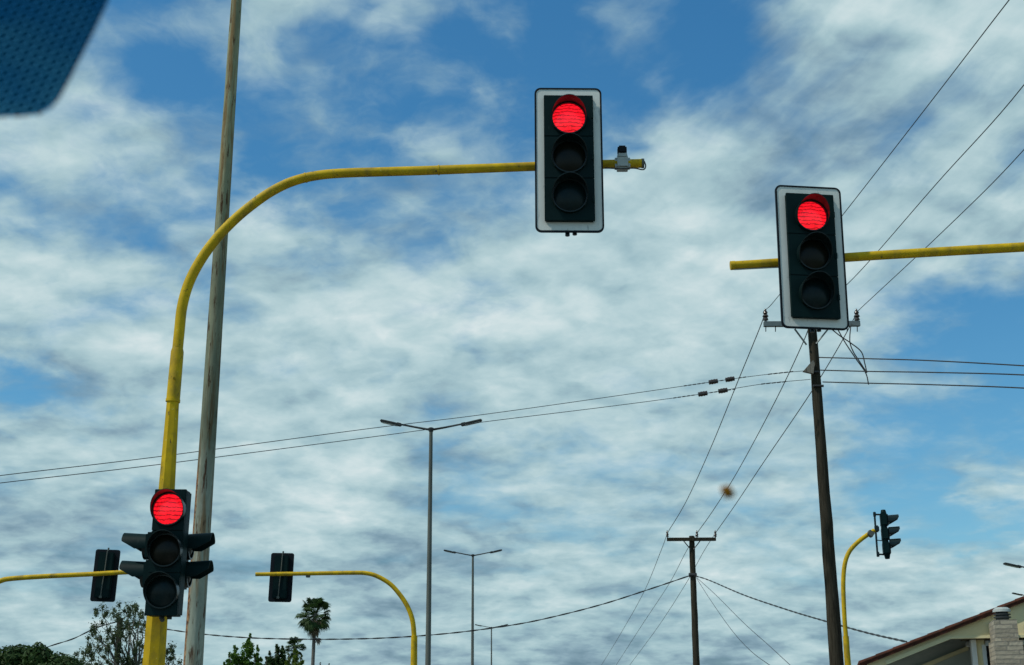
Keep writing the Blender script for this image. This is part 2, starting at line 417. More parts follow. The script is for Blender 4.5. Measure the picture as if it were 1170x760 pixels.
def sheet(mb, x0, y0, x1, y1, z): mb.add([(x0, y0, z), (x1, y0, z), (x1, y1, z), (x0, y1, z)], [(0, 1, 2, 3)])
sheet(r, -12.0, -40, 6.0, 13.0, .004); sheet(r, -12.0, 13.0, 6.0, 26.0, .004); sheet(r, -12.0, 26.0, 6.0, 400, .004)
sheet(r, -120, 13.0, -12.0, 26.0, .004); sheet(r, 6.0, 13.0, 120, 26.0, .004)
struct('road', r, M['asphalt'])
def kerbed(name, x0, y0, x1, y1):
    b = MB(); b.box(((x0 + x1) / 2, (y0 + y1) / 2, 0.06), (x1 - x0, y1 - y0, 0.14), bev=0.02); struct(name, b, M['paving'])
kerbed('pavement', 6.0, -30, 9.2, 12.4); kerbed('pavement', 6.0, 26.6, 9.2, 200)
kerbed('pavement', -15.2, -30, -12.0, 12.4); kerbed('pavement', -15.2, 26.6, -12.0, 200)
kerbed('median_strip', -4.0, -30, -1.9, 11.9); kerbed('median_strip', -4.0, 26.8, -1.7, 250)
mk = MB()
for yy in range(-24, 9, 6):
    sheet(mk, 2.0, yy, 2.13, yy + 3, .008); sheet(mk, -8.1, yy, -7.97, yy + 3, .008)
for yy in range(30, 200, 6):
    sheet(mk, 2.0, yy, 2.13, yy + 3, .008); sheet(mk, -8.1, yy, -7.97, yy + 3, .008)
sheet(mk, -1.8, 9.2, 5.9, 9.6, .008)
for k in range(9): sheet(mk, -1.6 + k * 0.85, 10.4, -1.15 + k * 0.85, 12.6, .008)
struct('road_marking', mk, M['mark'])
GZ = 0.13

# ------------------------------------------------------------------ traffic lights
def visor_mb(r_, L_, cx, cz, yf, gap=55, blunt=False):
    """tunnel hood open at the bottom: ring arc from angle -90+gap .. 270-gap, shorter at its lower ends"""
    mb = MB(); n = 26; th = 0.006; vs = []; fs = []
    for k in range(n + 1):
        a = rad(-90 + gap + (360 - 2 * gap) * k / n)
        cut = 0.20 + 0.80 * max(0, math.sin(a) * 0.62 + 0.38) if math.sin(a) > -0.6 else 0.20
        if blunt: cut = 1.0 if math.sin(a) >= 0.35 else 1 + 1.0 * (math.sin(a) - 0.35)
        y1 = yf - L_ * min(1, cut)
        for rr in (r_, r_ - th):
            for yy in (yf, y1):
                vs.append((cx + math.cos(a) * rr, yy, cz + math.sin(a) * (rr + (0.012 if yy != yf else 0))))
    for k in range(n):
        a, b = 4 * k, 4 * k + 4
        fs += [(a, a + 1, b + 1, b), (a + 2, b + 2, b + 3, a + 3), (a + 1, a + 3, b + 3, b + 1), (a, b, b + 2, a + 2)]
    fs += [(0, 2, 3, 1), (4 * n, 4 * n + 1, 4 * n + 3, 4 * n + 2)]
    mb.add(vs, fs); return mb
def lens_mb(r_, cx, cz, y):
    """domed disc facing -Y"""
    mb = MB(); vs = [(0, -0.03, 0)]; fs = []; n = 40; rings = 5
    for i in range(1, rings + 1):
        q = i / rings
        for k in range(n):
            a = 2 * math.pi * k / n; vs.append((math.cos(a) * r_ * q, -0.03 * (1 - q * q), math.sin(a) * r_ * q))
    for k in range(n): fs.append((0, 1 + (k + 1) % n, 1 + k))
    for i in range(rings - 1):
        for k in range(n):
            a = 1 + i * n + k; b = 1 + i * n + (k + 1) % n; fs.append((a, b, b + n, a + n))
    mb.add(vs, fs); return mb
def bezel_mb(r_, w, cx, cz, y):
    mb = MB(); n = 40
    po = [(cx + math.cos(2 * math.pi * k / n) * (r_ + w), cz + math.sin(2 * math.pi * k / n) * (r_ + w)) for k in range(n)]
    pi_ = [(cx + math.cos(2 * math.pi * k / n) * r_, cz + math.sin(2 * math.pi * k / n) * r_) for k in range(n)]
    mb.slab(po, y - 0.03, y, pi_); return mb
def signal_head(name, label, loc, rz, lens_r, pitch_, bw, bh, W_, H_, vis_len, lit=0, board=True, group=None, tiltx=0, n=3, zoff=0.0, lean=0.0, border=True, bracket=True):
    """facing local -Y; front face of the housing at y = 0"""
    t = thing(name, label, 'traffic light', loc, group, rz)
    t.rotation_euler = (tiltx, lean, rz)
    fr = -0.02
    if board:
        b = MB(); b.slab(rrect(bw, bh, 0.055), 0.0, 0.022, rrect(bw - 0.03, bh - 0.03, 0.042)); 
        obj('backboard_edge', b, M['board_black'], t)
        b = MB(); b.prism(rrect(bw - 0.03, bh - 0.03, 0.042), 0.004, 0.020)
        bb = obj('backboard', b, M['board_white'] if border else M['board_black'], t, label='white bordered backboard' if border else None)
        if border:
            b = MB(); b.prism(rrect(bw - 0.034, bh - 0.034, 0.04), 0.0205, 0.024); obj('backboard_rear', b, M['board_black'], t)
    h = MB(); cw, ch = W_, H_ / n
    h.box((0, 0.05, 0), (W_ * 0.98, 0.14, H_ * 0.995), bev=0.012)
    for k in range(n):
        zc_ = H_ / 2 - ch * (k + 0.5)
        h.box((0, -0.028, zc_), (W_ * 0.985, 0.024, ch * 0.992), bev=0.004)
        h.box((W_ * 0.47, -0.035, zc_), (0.02, 0.03, 0.05)) 
    hs = obj('housing', h, M['dark_plastic'], t)
    names = ['red_lens', 'amber_lens', 'green_lens']
    for k in range(n):
        zc_ = (n - 1) / 2 * pitch_ - pitch_ * k + zoff
        on = (k == lit)
        ln = obj(names[k] if n == 3 else 'lens', lens_mb(lens_r, 0, zc_, 0), M['lens_red'] if on else (M['lens_amber'] if k == 1 else M['lens_green']), t, label='glowing red lens' if on else None)
        ln.location = (0, -0.046, zc_)
        obj('lens_bezel', bezel_mb(lens_r, 0.010, 0, zc_, -0.038), M['visor'], t)
        obj('visor', visor_mb(lens_r + 0.014, vis_len, 0, zc_, -0.038), M['visor'], t)
    if bracket:
        b = MB()
        b.box((0, 0.145, 0.0), (0.05, 0.05, H_ * 0.80)); b.box((0, 0.20, 0.06), (0.13, 0.07, 0.16), bev=0.01)
        for s_ in (-1, 1): b.box((0, 0.13, s_ * H_ * 0.42), (0.07, 0.07, 0.05), bev=0.006)
        obj('mounting_bracket', b, M['lamp_steel'], t)
        for x_, q_ in ((-0.018, 0.018), (0.045, 0.008)):
            b = MB(); b.tube([(x_, 0.05, -bh / 2 - q_ if board else -H_ / 2 - 0.02), (x_, 0.05, -H_ / 2 + 0.02)], 0.020, 8); obj('cable_gland', b, M['visor'], t)
    return t

# near overhead signal on the left mast arm
c0 = at(650, 181.5, 10.80)
signal_head('traffic_light', 'red traffic light with white bordered board hanging from the end of the curved yellow arm', c0, rad(1), 0.142, 0.366, 0.594, 1.362, 0.440, 1.185, 0.15, zoff=-0.004, lean=rad(0.2))
# near overhead signal on the right mast arm
c1 = at(927.5, 293, 11.30)
signal_head('traffic_light', 'red traffic light with white bordered board on the straight yellow arm entering from the right', c1, rad(6), 0.137, 0.366, 0.610, 1.350, 0.446, 1.175, 0.16, zoff=0.0, lean=rad(0.8))
# near signal on the pole
c2 = at(191.0, 631.0, 10.72)
signal_head('traffic_light', 'red traffic light without board strapped to the thick yellow pole', c2, rad(-3), 0.122, 0.325, 0, 0, 0.262, 1.00, 0.13, board=False, zoff=0.01, lean=rad(0.8))
def side_head(name, label, loc, rz, grp=None):
    t = thing(name, label, 'traffic light', loc, grp, rz)
    h = MB()
    for k in range(2): h.box((0, 0.055, 0.112 - 0.224 * k), (0.25, 0.15, 0.215), bev=0.015)
    h.tube([(0, 0.06, 0.20), (0, 0.06, 0.27)], 0.03, 10); h.tube([(0, 0.06, -0.20), (0, 0.06, -0.27)], 0.03, 10)
    obj('housing', h, M['dark_plastic'], t)
    for k in range(2):
        zc_ = 0.112 - 0.224 * k
        ln = obj('lens', lens_mb(0.09, 0, 0, 0), M['lens_off'], t); ln.location = (0, -0.028, zc_)
        obj('lens_bezel', bezel_mb(0.09, 0.012, 0, zc_, -0.02), M['visor'], t)
        obj('visor', visor_mb(0.104, 0.20, 0, zc_, -0.02, 78, True), M['dark_plastic'], t)
    for q_ in (0.09, -0.09): b = MB(); b.box((0, 0.16, q_), (0.05, 0.07, 0.06)); obj('mounting_bracket', b, M['lamp_steel'], t)
    return t
side_head('pedestrian_light', 'small dark two lamp signal on the thick yellow pole, hoods pointing left', at(171.5, 641, 10.95), rad(-90))
side_head('pedestrian_light', 'small dark two lamp signal on the thick yellow pole, hoods pointing right', at(211, 641, 10.95), rad(90))

# ------------------------------------------------------------------ near left mast with curved arm
Y = 11.0
low = at(176.0, 755, Y); hi = at(197.5, 462, Y)
d_ = (low - hi) / (low.z - hi.z); base = low + d_ * (GZ - low.z)
mast = thing('mast_arm', 'thick yellow pole curving into a long arm to the right, carrying a traffic light', 'signal pole', base)
def lerp(a, b, q): return a + (b - a) * q
b = MB(); ph = rad(22.5 + 12)
b.tube([base, low, at(191, 552, Y), at(197.6, 459, Y)], [0.104, 0.093, 0.069, 0.054], 8, phase=ph); obj('octagonal_post', b, M['yellow'], mast, True, smooth=False)
b = MB(); b.tube([at(197.7, 457.5, Y), at(202.6, 402, Y), at(202.9, 398.5, Y)], [0.057, 0.054, 0.047], 20); obj('sleeve', b, M['yellow'], mast, True)
b = MB(); b.tube([at(197.4, 459.5, Y), at(197.8, 456.5, Y)], [0.061, 0.061], 16); obj('collar', b, M['yellow'], mast, True)
b = MB(); b.tube([at(199, 432, Y - 0.04), at(199, 432, Y - 0.08)], 0.010, 8); obj('bolt', b, M['yellow'], mast, True)
b = MB(); b.box(base + Vector((0, 0, 0.01)), (0.42, 0.42, 0.03)); obj('base_plate', b, M['yellow'], mast, True)
b = MB(); b.tube([at(185.5, 708, Y - 0.07), at(185.5, 708, Y - 0.12)], 0.020, 10); b.tube([at(185.5, 708, Y - 0.12), at(185.5, 708, Y - 0.14)], 0.010, 6); obj('bolt', b, M['lamp_steel'], mast, True)
cp = [(202.9, 399), (205, 378), (208.2, 350), (216, 323), (229.5, 297), (247, 273), (267, 252), (287, 235), (310, 219), (334, 207.5), (360, 201), (390, 198), (440, 196.3), (490, 194.8), (550, 192.5), (610, 190.3), (670, 188.4), (733, 186.8)]
pts = smooth_path([at(x, y, Y) for x, y in cp], 5)
rs = [lerp(0.0455, 0.0400, i / (len(pts) - 1)) for i in range(len(pts))]
b = MB(); b.tube(pts, rs, 20); obj('curved_arm', b, M['yellow'], mast, True)
b = MB(); e = pts[-1]; b.tube([e, e + Vector((0.022, 0, 0))], 0.044, 20); obj('end_cap', b, M['lamp_steel'], mast, True)
for q_ in (48, 66):
    e_ = pts[q_]; d2 = (pts[q_ + 1] - pts[q_ - 1]).normalized(); b = MB(); b.tube([e_ - d2 * 0.006, e_ + d2 * 0.006], 0.0465, 20); obj('weld_band', b, M['yellow'], mast, True)
# detector clamped near the arm's end
dc = at(711, 187, Y - 0.0)
det = thing('detector', 'small grey clamp with a dark sensor block near the tip of the curved arm', 'sensor', dc)
b = MB(); b.box((0, -0.0, -0.002), (0.135, 0.115, 0.125), bev=0.02); b.box((0.0, -0.01, 0.065), (0.085, 0.08, 0.05), bev=0.01); obj('clamp', b, M['clear_grey'], det)
b = MB(); b.box((0.0, -0.01, 0.118), (0.080, 0.09, 0.075), bev=0.012); obj('sensor_block', b, M['board_black'], det)
b = MB(); b.tube(smooth_path([(-0.16, -0.03, -0.054), (-0.02, -0.055, -0.072), (0.1, -0.04, -0.062), (0.18, -0.03, -0.072), (0.205, -0.02, -0.035), (0.197, 0, 0.02)], 5), 0.006, 8); obj('cable', b, M['wire'], det)

# ------------------------------------------------------------------ grey rusty column behind it
Y = 13.0
low = at(220.5, 760, Y); hi = at(270.2, 0, Y); d_ = (low - hi) / (low.z - hi.z); base = low + d_ * (GZ - low.z); top = hi - d_ * (hi.z - 11.2) * 1.0
top = hi + (hi - low) / (hi.z - low.z) * (11.2 - hi.z)
col_ = thing('lamp_column', 'tall grey steel column streaked with brown rust behind the thick yellow pole', 'pole', base)
def grey_col_mat():
    m = material('rust_streaked_column', (0.13, 0.135, 0.105), 0.8, 0.0, spec=0.15, var=(0.24, 0.245, 0.19), var_scale=4, stretch=(1, 1, 0.5), bump=0.3, bump_scale=40,
                 patches=[((0.15, 0.10, 0.055), 7.0, 0.48, 0.60, (2.2, 2.2, 0.16)), ((0.06, 0.032, 0.018), 9, 0.56, 0.63, (2.5, 2.5, 0.35)), ((0.34, 0.33, 0.26), 6, 0.60, 0.72, (3, 3, 0.3))])
    T = m.node_tree; bs = T.nodes['Principled BSDF']; src = bs.inputs['Base Color'].links[0].from_socket
    tz = T.nodes.new('ShaderNodeTexCoord'); z3 = T.nodes.new('ShaderNodeSeparateXYZ'); T.links.new(tz.outputs['Object'], z3.inputs[0])
    zz = MA('ADD', z3.outputs[2], MA('MULTIPLY', NOISE(tz.outputs['Object'], 3, 4, 0.6, tree=T), 1.0, tree=T), tree=T)
    grime = RAMP(MA('DIVIDE', zz, 12.0, tree=T), [(0.0, (1.5, 1.65, 1.7, 1)), (0.32, (1.4, 1.55, 1.6, 1)), (0.37, (0.8, 0.88, 0.8, 1)), (0.5, (0.95, 1.0, 0.85, 1)), (0.6, (1.4, 1.45, 1.15, 1)), (1.0, (1.45, 1.5, 1.2, 1))], tree=T)
    src = VM('MULTIPLY', src, grime, tree=T)
    # one broad rust run down the left side of the lower column
    tcn = T.nodes.new('ShaderNodeTexCoord'); s3 = T.nodes.new('ShaderNodeSeparateXYZ'); T.links.new(tcn.outputs['Object'], s3.inputs[0])
    xe = RANGE(s3.outputs[2], 0.0, 11.0, -0.100, -0.05, tree=T)
    xo = MA('SUBTRACT', s3.outputs[0], MA('MULTIPLY', s3.outputs[2], COLX, tree=T), tree=T)
    edge = MA('SUBTRACT', xo, MA('MULTIPLY', xe, 0.66, tree=T), tree=T)
    nn = NOISE(tcn.outputs['Object'], 6, 5, 0.6, tree=T)
    f = RANGE(MA('ADD', edge, MA('MULTIPLY', MA('SUBTRACT', nn, 0.5, tree=T), 0.05, tree=T), tree=T), -0.006, 0.006, 1.0, 0.0, tree=T)
    f = MA('MULTIPLY', f, RANGE(s3.outputs[2], 3.55, 3.65, 1.0, 0.0, tree=T), tree=T)
    f = MA('MULTIPLY', f, RANGE(s3.outputs[1], -0.5, 0.5, 1.0, 1.0, tree=T), tree=T)
    mixn = T.nodes.new('ShaderNodeMix'); mixn.data_type = 'RGBA'; T.links.new(f, mixn.inputs[0]); T.links.new(src, mixn.inputs[6])
    rust = RAMP(NOISE(tcn.outputs['Object'], 22, 5, 0.7, tree=T), [(0.35, (0.42, 0.27, 0.14, 1)), (0.52, (0.23, 0.11, 0.05, 1)), (0.62, (0.03, 0.02, 0.015, 1))], tree=T)
    T.links.new(rust, mixn.inputs[7]); T.links.new(mixn.outputs[2], bs.inputs['Base Color'])
    return m
COLX = (top.x - base.x) / (top.z - base.z)
b = MB(); n_ = 26
b.tube([base.lerp(top, k / n_) for k in range(n_ + 1)], [lerp(0.100, 0.046, k / n_) for k in range(n_ + 1)], 24, jit=0.02)
obj('shaft', b, grey_col_mat(), col_, True)
b = MB(); b.box(base + Vector((0, 0, 0.012)), (0.45, 0.45, 0.03)); obj('base_plate', b, M['grey_steel'], col_, True)

# ------------------------------------------------------------------ near right mast: arm enters from the right
Y = 11.45
tip = at(836, 303.5, Y)
ax = [(836, 303.5), (890, 300), (968, 294.2), (1060, 288.5), (1170, 282.3)]
pw = [at(x, y, Y) for x, y in ax]
dr = (pw[-1] - pw[-2]).normalized()
px_ = pw[-1] + dr * 0.5
pb = Vector((7.2, Y, GZ))
arc = [px_, px_ + dr * 0.7, Vector((6.55, Y, px_.z + 0.02)), Vector((6.95, Y, px_.z - 0.28)), Vector((7.15, Y, px_.z - 0.8)), Vector((7.2, Y, px_.z - 1.5))]
m2 = thing('mast_arm', 'yellow arm entering from the right edge, a traffic light near its open end', 'signal pole', pb)
path = smooth_path(pw + arc[1:], 5)
b = MB(); b.tube(path, [lerp(0.0385, 0.050, i / (len(path) - 1)) for i in range(len(path))], 20); obj('curved_arm', b, M['yellow'], m2, True)
b = MB(); b.tube([Vector((7.2, Y, px_.z - 1.48)), pb], [0.058, 0.11], 8, phase=rad(22.5)); b.box(pb + Vector((0, 0, 0.01)), (0.42, 0.42, 0.03)); obj('octagonal_post', b, M['yellow'], m2, True, smooth=False)
b = MB(); b.tube([tip - dr * 0.012, tip + dr * 0.03], 0.0415, 20); obj('end_cap', b, M['yellow'], m2, True)
b = MB(); b.tube([tip + Vector((0.02, -0.01, -0.043)), tip + dr * 0.5 + Vector((0, -0.01, -0.046))], 0.005, 6); obj('cable', b, M['clear_grey'], m2, True)

# ------------------------------------------------------------------ far masts, seen from behind
def far_mast(label, pxs, Y, r0, r1, gx=None):
    P3 = [at(x, y, Y) for x, y in pxs]
    low = P3[-1]; base = Vector((low.x + (low.x - P3[-2].x) * 0.3, Y, GZ))
    t = thing('mast_arm', label, 'signal pole', base, 'yellow masts on the far side of the junction')
    path = smooth_path(P3, 5)
    b = MB(); b.tube(path, [lerp(r0, r1, i / (len(path) - 1)) for i in range(len(path))], 14); obj('curved_arm', b, M['yellow'], t, True)
    b = MB(); b.tube([low + Vector((0, 0, 0.02)), base], [r1 + 0.015, 0.10], 10); b.box(base + Vector((0, 0, 0.01)), (0.4, 0.4, 0.03)); obj('post', b, M['yellow'], t, True)
    return t
fm = far_mast('slim yellow pole curving left over the palm tree', [(292, 656.3), (340, 655.6), (400, 654.6), (418, 655), (431, 658.5), (446, 667.5), (458, 681), (466.5, 695), (471.5, 710), (473.3, 728)], 31.0, 0.045, 0.058)
b = MB(); b.box(at(352, 658.5, 31.0), (0.10, 0.05, 0.06), bev=0.01); obj('cable_clip', b, M['lamp_steel'], fm, True)
far_mast('slim yellow arm entering from the left edge behind the pole signal', [(151, 653.6), (137, 654.2), (106, 656), (51, 658.6), (12, 661.3), (0, 664), (-18, 671), (-36, 686), (-47, 705), (-51, 728)], 30.0, 0.050, 0.062)
def rear_head(label, loc, rz, w, h, lean):
    """back of a boarded signal: faces away (+Y)"""
    t = thing('traffic_light', label, 'traffic light', loc, 'traffic lights seen from behind', rz); t.rotation_euler = (0, lean, rz)
    b = MB(); b.prism(rrect(w, h, 0.05), 0.0, 0.02); obj('backboard', b, M['board_black'], t)
    b = MB(); b.box((0, -0.06, 0), (w * 0.62, 0.12, h * 0.88), bev=0.02); 
    for k in (-1, 0, 1): b.box((0, 0.04, k * h * 0.28), (w * 0.55, 0.04, h * 0.26), bev=0.01)
    obj('housing', b, M['dark_plastic'], t)
    b = MB(); b.tube([(0.02, -0.13, h * 0.47), (0.01, -0.135, 0.1), (-0.01, -0.135, -h * 0.2), (-0.02, -0.13, -h * 0.42)], 0.012, 6)
    b.box((-0.02, -0.14, -h * 0.42), (0.06, 0.03, 0.05)); b.tube([(0.02, -0.06, h * 0.47), (0.02, -0.06, h * 0.53)], 0.02, 6)
    obj('cable', b, M['lamp_steel'], t)
    for k in (-1, 0, 1):
        ln = obj('lens', lens_mb(0.1, 0, 0, 0), M['lens_off'], t); ln.location = (0, 0.062, -k * h * 0.28); ln.rotation_euler = (0, 0, math.pi)
        v = obj('visor', visor_mb(0.125, 0.2, 0, 0, 0), M['visor'], t); v.location = (0, 0.06, -k * h * 0.28); v.rotation_euler = (0, 0, math.pi)
    return t
rear_head('dark back of a traffic light on the slim yellow arm above the palm tree', at(321.3, 659.8, 31.25), 0, pxm(26.5, at(321, 660, 31.2)), pxm(55.5, at(321, 660, 31.2)), rad(1.2))
rear_head('dark back of a traffic light on the slim yellow arm at the left edge', at(120.3, 657.6, 30.25), rad(3), pxm(28, at(120, 657, 30.2)), pxm(59, at(120, 657, 30.2)), rad(2.0))

# ------------------------------------------------------------------ far right mast with a signal in profile
Y = 27.0
P3 = [at(x, y, Y) for x, y in [(969, 762), (967.6, 745), (966.5, 727), (965, 708), (963.7, 680), (963.6, 662), (965, 646), (968.5, 634), (974.5, 625), (985, 615.5), (999, 606)]]
low = P3[0]; base = Vector((low.x + 0.1, Y, GZ))
t = thing('mast_arm', 'slim yellow pole bending right at the top beside the wooden pole', 'signal pole', base)
path = smooth_path(P3[2:], 5); b = MB(); b.tube(path, 0.044, 14); obj('curved_arm', b, M['yellow'], t, True)
b = MB(); b.tube([base, P3[0], P3[1], P3[2]], [0.075, 0.062, 0.06, 0.056], 14); b.box(base, (0.4, 0.4, 0.03)); obj('post', b, M['yellow'], t, True)
b = MB(); q = at(994.5, 610, Y - 0.02); b.box(q, (0.12, 0.14, 0.11), Matrix.Rotation(rad(35), 3, 'Y').to_3x3(), bev=0.01); obj('clamp', b, M['lamp_steel'], t, True)
c = at(1011.5, 610.5, Y)
t = thing('traffic_light', 'dark traffic light seen side on with three hoods pointing right', 'traffic light', c, None); t.rotation_euler = (0, rad(3.2), rad(80))
k_ = pxm(1, c)
b = MB(); H_ = 54 * k_; 
for q in (-1, 0, 1): b.box((0, 0.0, -q * H_ * 0.30), (0.24, 0.15, H_ * 0.285), bev=0.03)
b.box((0, 0.02, 0), (0.2, 0.10, H_ * 0.93), bev=0.03); b.tube([(0, 0.0, H_ * 0.4), (0, 0, H_ * 0.52)], [0.07, 0.045], 10); b.tube([(0, 0.0, -H_ * 0.4), (0, 0, -H_ * 0.52)], [0.07, 0.045], 10)
obj('housing', b, M['dark_plastic'], t)
for q in (-1, 0, 1):
    zc_ = -q * H_ * 0.255 + 0.03
    ln = obj('lens', lens_mb(0.1, 0, 0, 0), M['lens_off'], t); ln.location = (0, -0.078, zc_)
    v = obj('visor', visor_mb(0.112, 0.215, 0, 0, 0, 62, True), M['visor'], t); v.location = (0, -0.07, zc_)
b = MB(); yb = 10 * k_
b.tube([(0, yb, H_ * 0.47), (0, yb + 0.01, -H_ * 0.47)], 0.02, 8)
for q in (H_ * 0.43, -H_ * 0.42): b.tube([(0, yb, q), (0, 0.03, q - 0.01)], 0.018, 8); b.box((0, yb, q), (0.06, 0.055, 0.10), bev=0.01)
b.box((0, yb - 0.02, H_ * 0.12), (0.1, 0.09, 0.13), bev=0.02); b.tube([(0, yb, -H_ * 0.12), (0, 0.05, -H_ * 0.14)], 0.01, 6)
obj('bracket', b, M['visor'], t)

# ------------------------------------------------------------------ street lamps down the median
LZ = at(492.5, 490.5, 52.0).z
def solveY(px, py, z):
    d = FW * F + RT * (px - 585) + UP * (380 - py); return (z - CAM.z) / d.z * d.y
def lamp(label, px, py, Y, lean=0.0, group='double armed street lamps down the median'):
    p = at(px, py, Y); k = 52.0 / 1530 * 1.0
    base = Vector((p.x, Y, GZ)); h = p.z - GZ
    t = thing('street_lamp', label, 'street lamp', base, group); t.rotation_euler = (0, lean, 0)
    b = MB(); b.tube([(0, 0, 0), (0, 0, 1.2), (0, 0, 1.25), (0, 0, h)], [0.13, 0.125, 0.115, 0.070], 16); b.box((0, 0, 0.015), (0.5, 0.5, 0.03)); obj('pole', b, M['lamp_steel'], t)
    b = MB(); b.tube([(0, 0, h - 0.10), (0, 0, h + 0.04), (0, 0, h + 0.07)], [0.085, 0.12, 0.06], 12); obj('hub', b, M['lamp_dark'], t)
    for s in (-1, 1):
        b = MB(); b.tube([(s * 0.05, 0, h - 0.02), (s * 0.5, 0, h + 0.06), (s * 1.30, 0, h + 0.22)], [0.045, 0.04, 0.036], 10); obj('arm', b, M['lamp_dark'], t)
        mt = Matrix.Rotation(-s * rad(13), 3, 'Y')
        b = MB(); b.box((s * 1.60, 0, h + 0.26), (0.86, 0.30, 0.09), mt, bev=0.03); b.box((s * 1.28, 0, h + 0.205), (0.20, 0.14, 0.12), mt, bev=0.02)
        b.box((s * 1.68, 0, h + 0.31), (0.5, 0.2, 0.05), mt, bev=0.02)
        hd = obj('lamp_head', b, M['lamp_dark'], t)
        b = MB(); b.box((s * 1.64, 0, h + 0.217), (0.6, 0.22, 0.02), mt); obj('diffuser', b, M['clear_grey'], hd)
    return t
lamp('nearest and tallest double armed grey street lamp', 492.5, 490.5, 52.0)
Y2 = solveY(540, 633.5, LZ); lamp('middle double armed street lamp, half the height of the nearest', 540.3, 634.5, Y2)
Y3 = solveY(561.5, 717, LZ); lamp('smallest farthest double armed street lamp crossed by the twisted cable', 561.5, 717, Y3)
lamp('street lamp beyond the right edge, only its left head in view above the house', 1195, 652, 66, group='street lamps beyond the right edge')
lamp('lower street lamp beyond the right edge, a faint head just above the roof', 1185, 682.5, 112, group='street lamps beyond the right edge')

# ------------------------------------------------------------------ utility poles
def utility_pole(label, bot, top, Y, r_bot, r_top, mat, group=None):
    lo = at(bot[0], bot[1], Y); hi = at(top[0], top[1], Y); d = (hi - lo) / (hi.z - lo.z); base = lo - d * (lo.z - 0.0)
    t = thing('utility_pole', label, 'utility pole', base, group)
    b = MB(); n = 30
    b.tube([base.lerp(hi, k / n) + Vector((0.012 * mnoise.noise(Vector((0, Y, k * 0.4))), 0, 0)) for k in range(n + 1)], [lerp(r_bot, r_top, k / n) for k in range(n + 1)], 18, jit=0.06)
    obj('shaft', b, mat, t, True); return t
Y = 31.0
up = utility_pole('near wooden utility pole leaning behind the right hand traffic light', (956.2, 760), (927.0, 362), Y, 0.175, 0.105, M['wood'])
b = MB(); c = at(927.5, 370.3, Y - 0.15); hw = pxm(55, c); b.box(c, (2 * hw, 0.10, pxm(6, c)), bev=0.008); obj('crossarm', b, M['galv'], up, True)
for (xa, ya, xb, yb_) in ((908, 376, 921.5, 394), (947, 375, 932.5, 393)):
    b = MB(); b.tube([at(xa, ya, Y - 0.12), at(xb, yb_, Y - 0.12)], 0.022, 6); obj('brace', b, M['galv'], up, True)
def insulator_mb(p, h, r):
    b = MB(); prof = [(0, .35), (.12, .35), (.14, .9), (.3, .75), (.34, .5), (.42, 1.0), (.55, .7), (.6, .45), (.68, .8), (.82, .6), (.9, .3), (1, .2)]
    b.tube([p + Vector((0, 0, h * q)) for q, _ in prof], [r * w for _, w in prof], 12); return b
for (x, y) in ((875, 368), (928, 366), (979.5, 368)): obj('insulator', insulator_mb(at(x, y, Y - 0.15), 0.33, 0.075), M['insulator'], up, True)
for x in (875, 979.5, 886, 968): b = MB(); b.tube([at(x, 372, Y - 0.15), at(x, 379, Y - 0.15)], 0.012, 6); obj('bolt', b, M['wire'], up, True)
b = MB(); c = at(926, 420, Y - 0.15); b.prism([(c.x - 0.19, c.z - 0.10), (c.x + 0.05, c.z - 0.16), (c.x + 0.10, c.z + 0.10), (c.x + 0.06, c.z + 0.17)], c.y - 0.05, c.y + 0.05)
obj('stay_bracket', b, M['wood_grey'], up, True)
for xa, xb, ya in ((924, 936, 425), (929, 941, 441)): b = MB(); b.tube([at(xa, ya, Y - 0.13), at(xb, ya, Y - 0.13)], 0.03, 8); obj('pole_band', b, M['wire'], up, True)
Yb = 60.0
up2 = utility_pole('far wooden utility pole with a short crossarm, cables fanning from it', (795.6, 760), (790.2, 612.5), Yb, 0.17, 0.12, M['wood'])
c = at(790, 616.3, Yb - 0.17); hw = pxm(28, c); b = MB(); b.box(c, (2 * hw, 0.12, 0.15), bev=0.01); obj('crossarm', b, M['wood'], up2, True)
for x in (762.6, 796.5, 817.5): obj('insulator', insulator_mb(at(x, 614.5, Yb - 0.17), 0.33, 0.07), M['insulator'], up2, True)
for s in (-1, 1):
    b = MB(); b.tube([at(790.5 + s * 9.5, 618, Yb - 0.15), at(790.8 + s * 1.5, 628, Yb - 0.15)], 0.025, 6); obj('brace', b, M['wire'], up2, True)
b = MB(); b.tube([at(787, 657, Yb - 0.1), at(796, 657, Yb - 0.1)], 0.09, 8); obj('cable_clamp', b, M['wire'], up2, True)
up3 = utility_pole('dark wooden pole half hidden in the thin tree at lower left', (133, 760), (138, 706), 62.0, 0.15, 0.12, M['wood'])

# ------------------------------------------------------------------ wires
def wire(name, label, pts, r, mat='wire_thin', group=None, twist=False, cat='power line'):
    p = smooth_path(pts, 8)
    if not isinstance(r, tuple): r = (r, r)
    b = MB(); n = len(p)
    if twist:
        L_ = [0]
        for i in range(1, n): L_.append(L_[-1] + (p[i] - p[i - 1]).length)
        m = int(L_[-1] / 0.12); fine = []
        j = 0
        for k in range(m + 1):
            s = L_[-1] * k / m
            while j < n - 2 and L_[j + 1] < s: j += 1
            fine.append(p[j].lerp(p[j + 1], (s - L_[j]) / max(1e-6, L_[j + 1] - L_[j])))
        for k in range(2):
            b.tube([q + Vector((0, math.cos(i * 0.55 + k * math.pi), math.sin(i * 0.55 + k * math.pi))) * r[0] * 0.9 for i, q in enumerate(fine)], r[0], 5)
    else: b.tube(p, [lerp(r[0], r[1], i / (n - 1)) for i in range(n)], 6)
    t = thing(name, label, cat, p[0], group)
    obj('strand', b, M[mat], t, True); return t
GW = 'overhead lines between the two wooden poles and over the road'
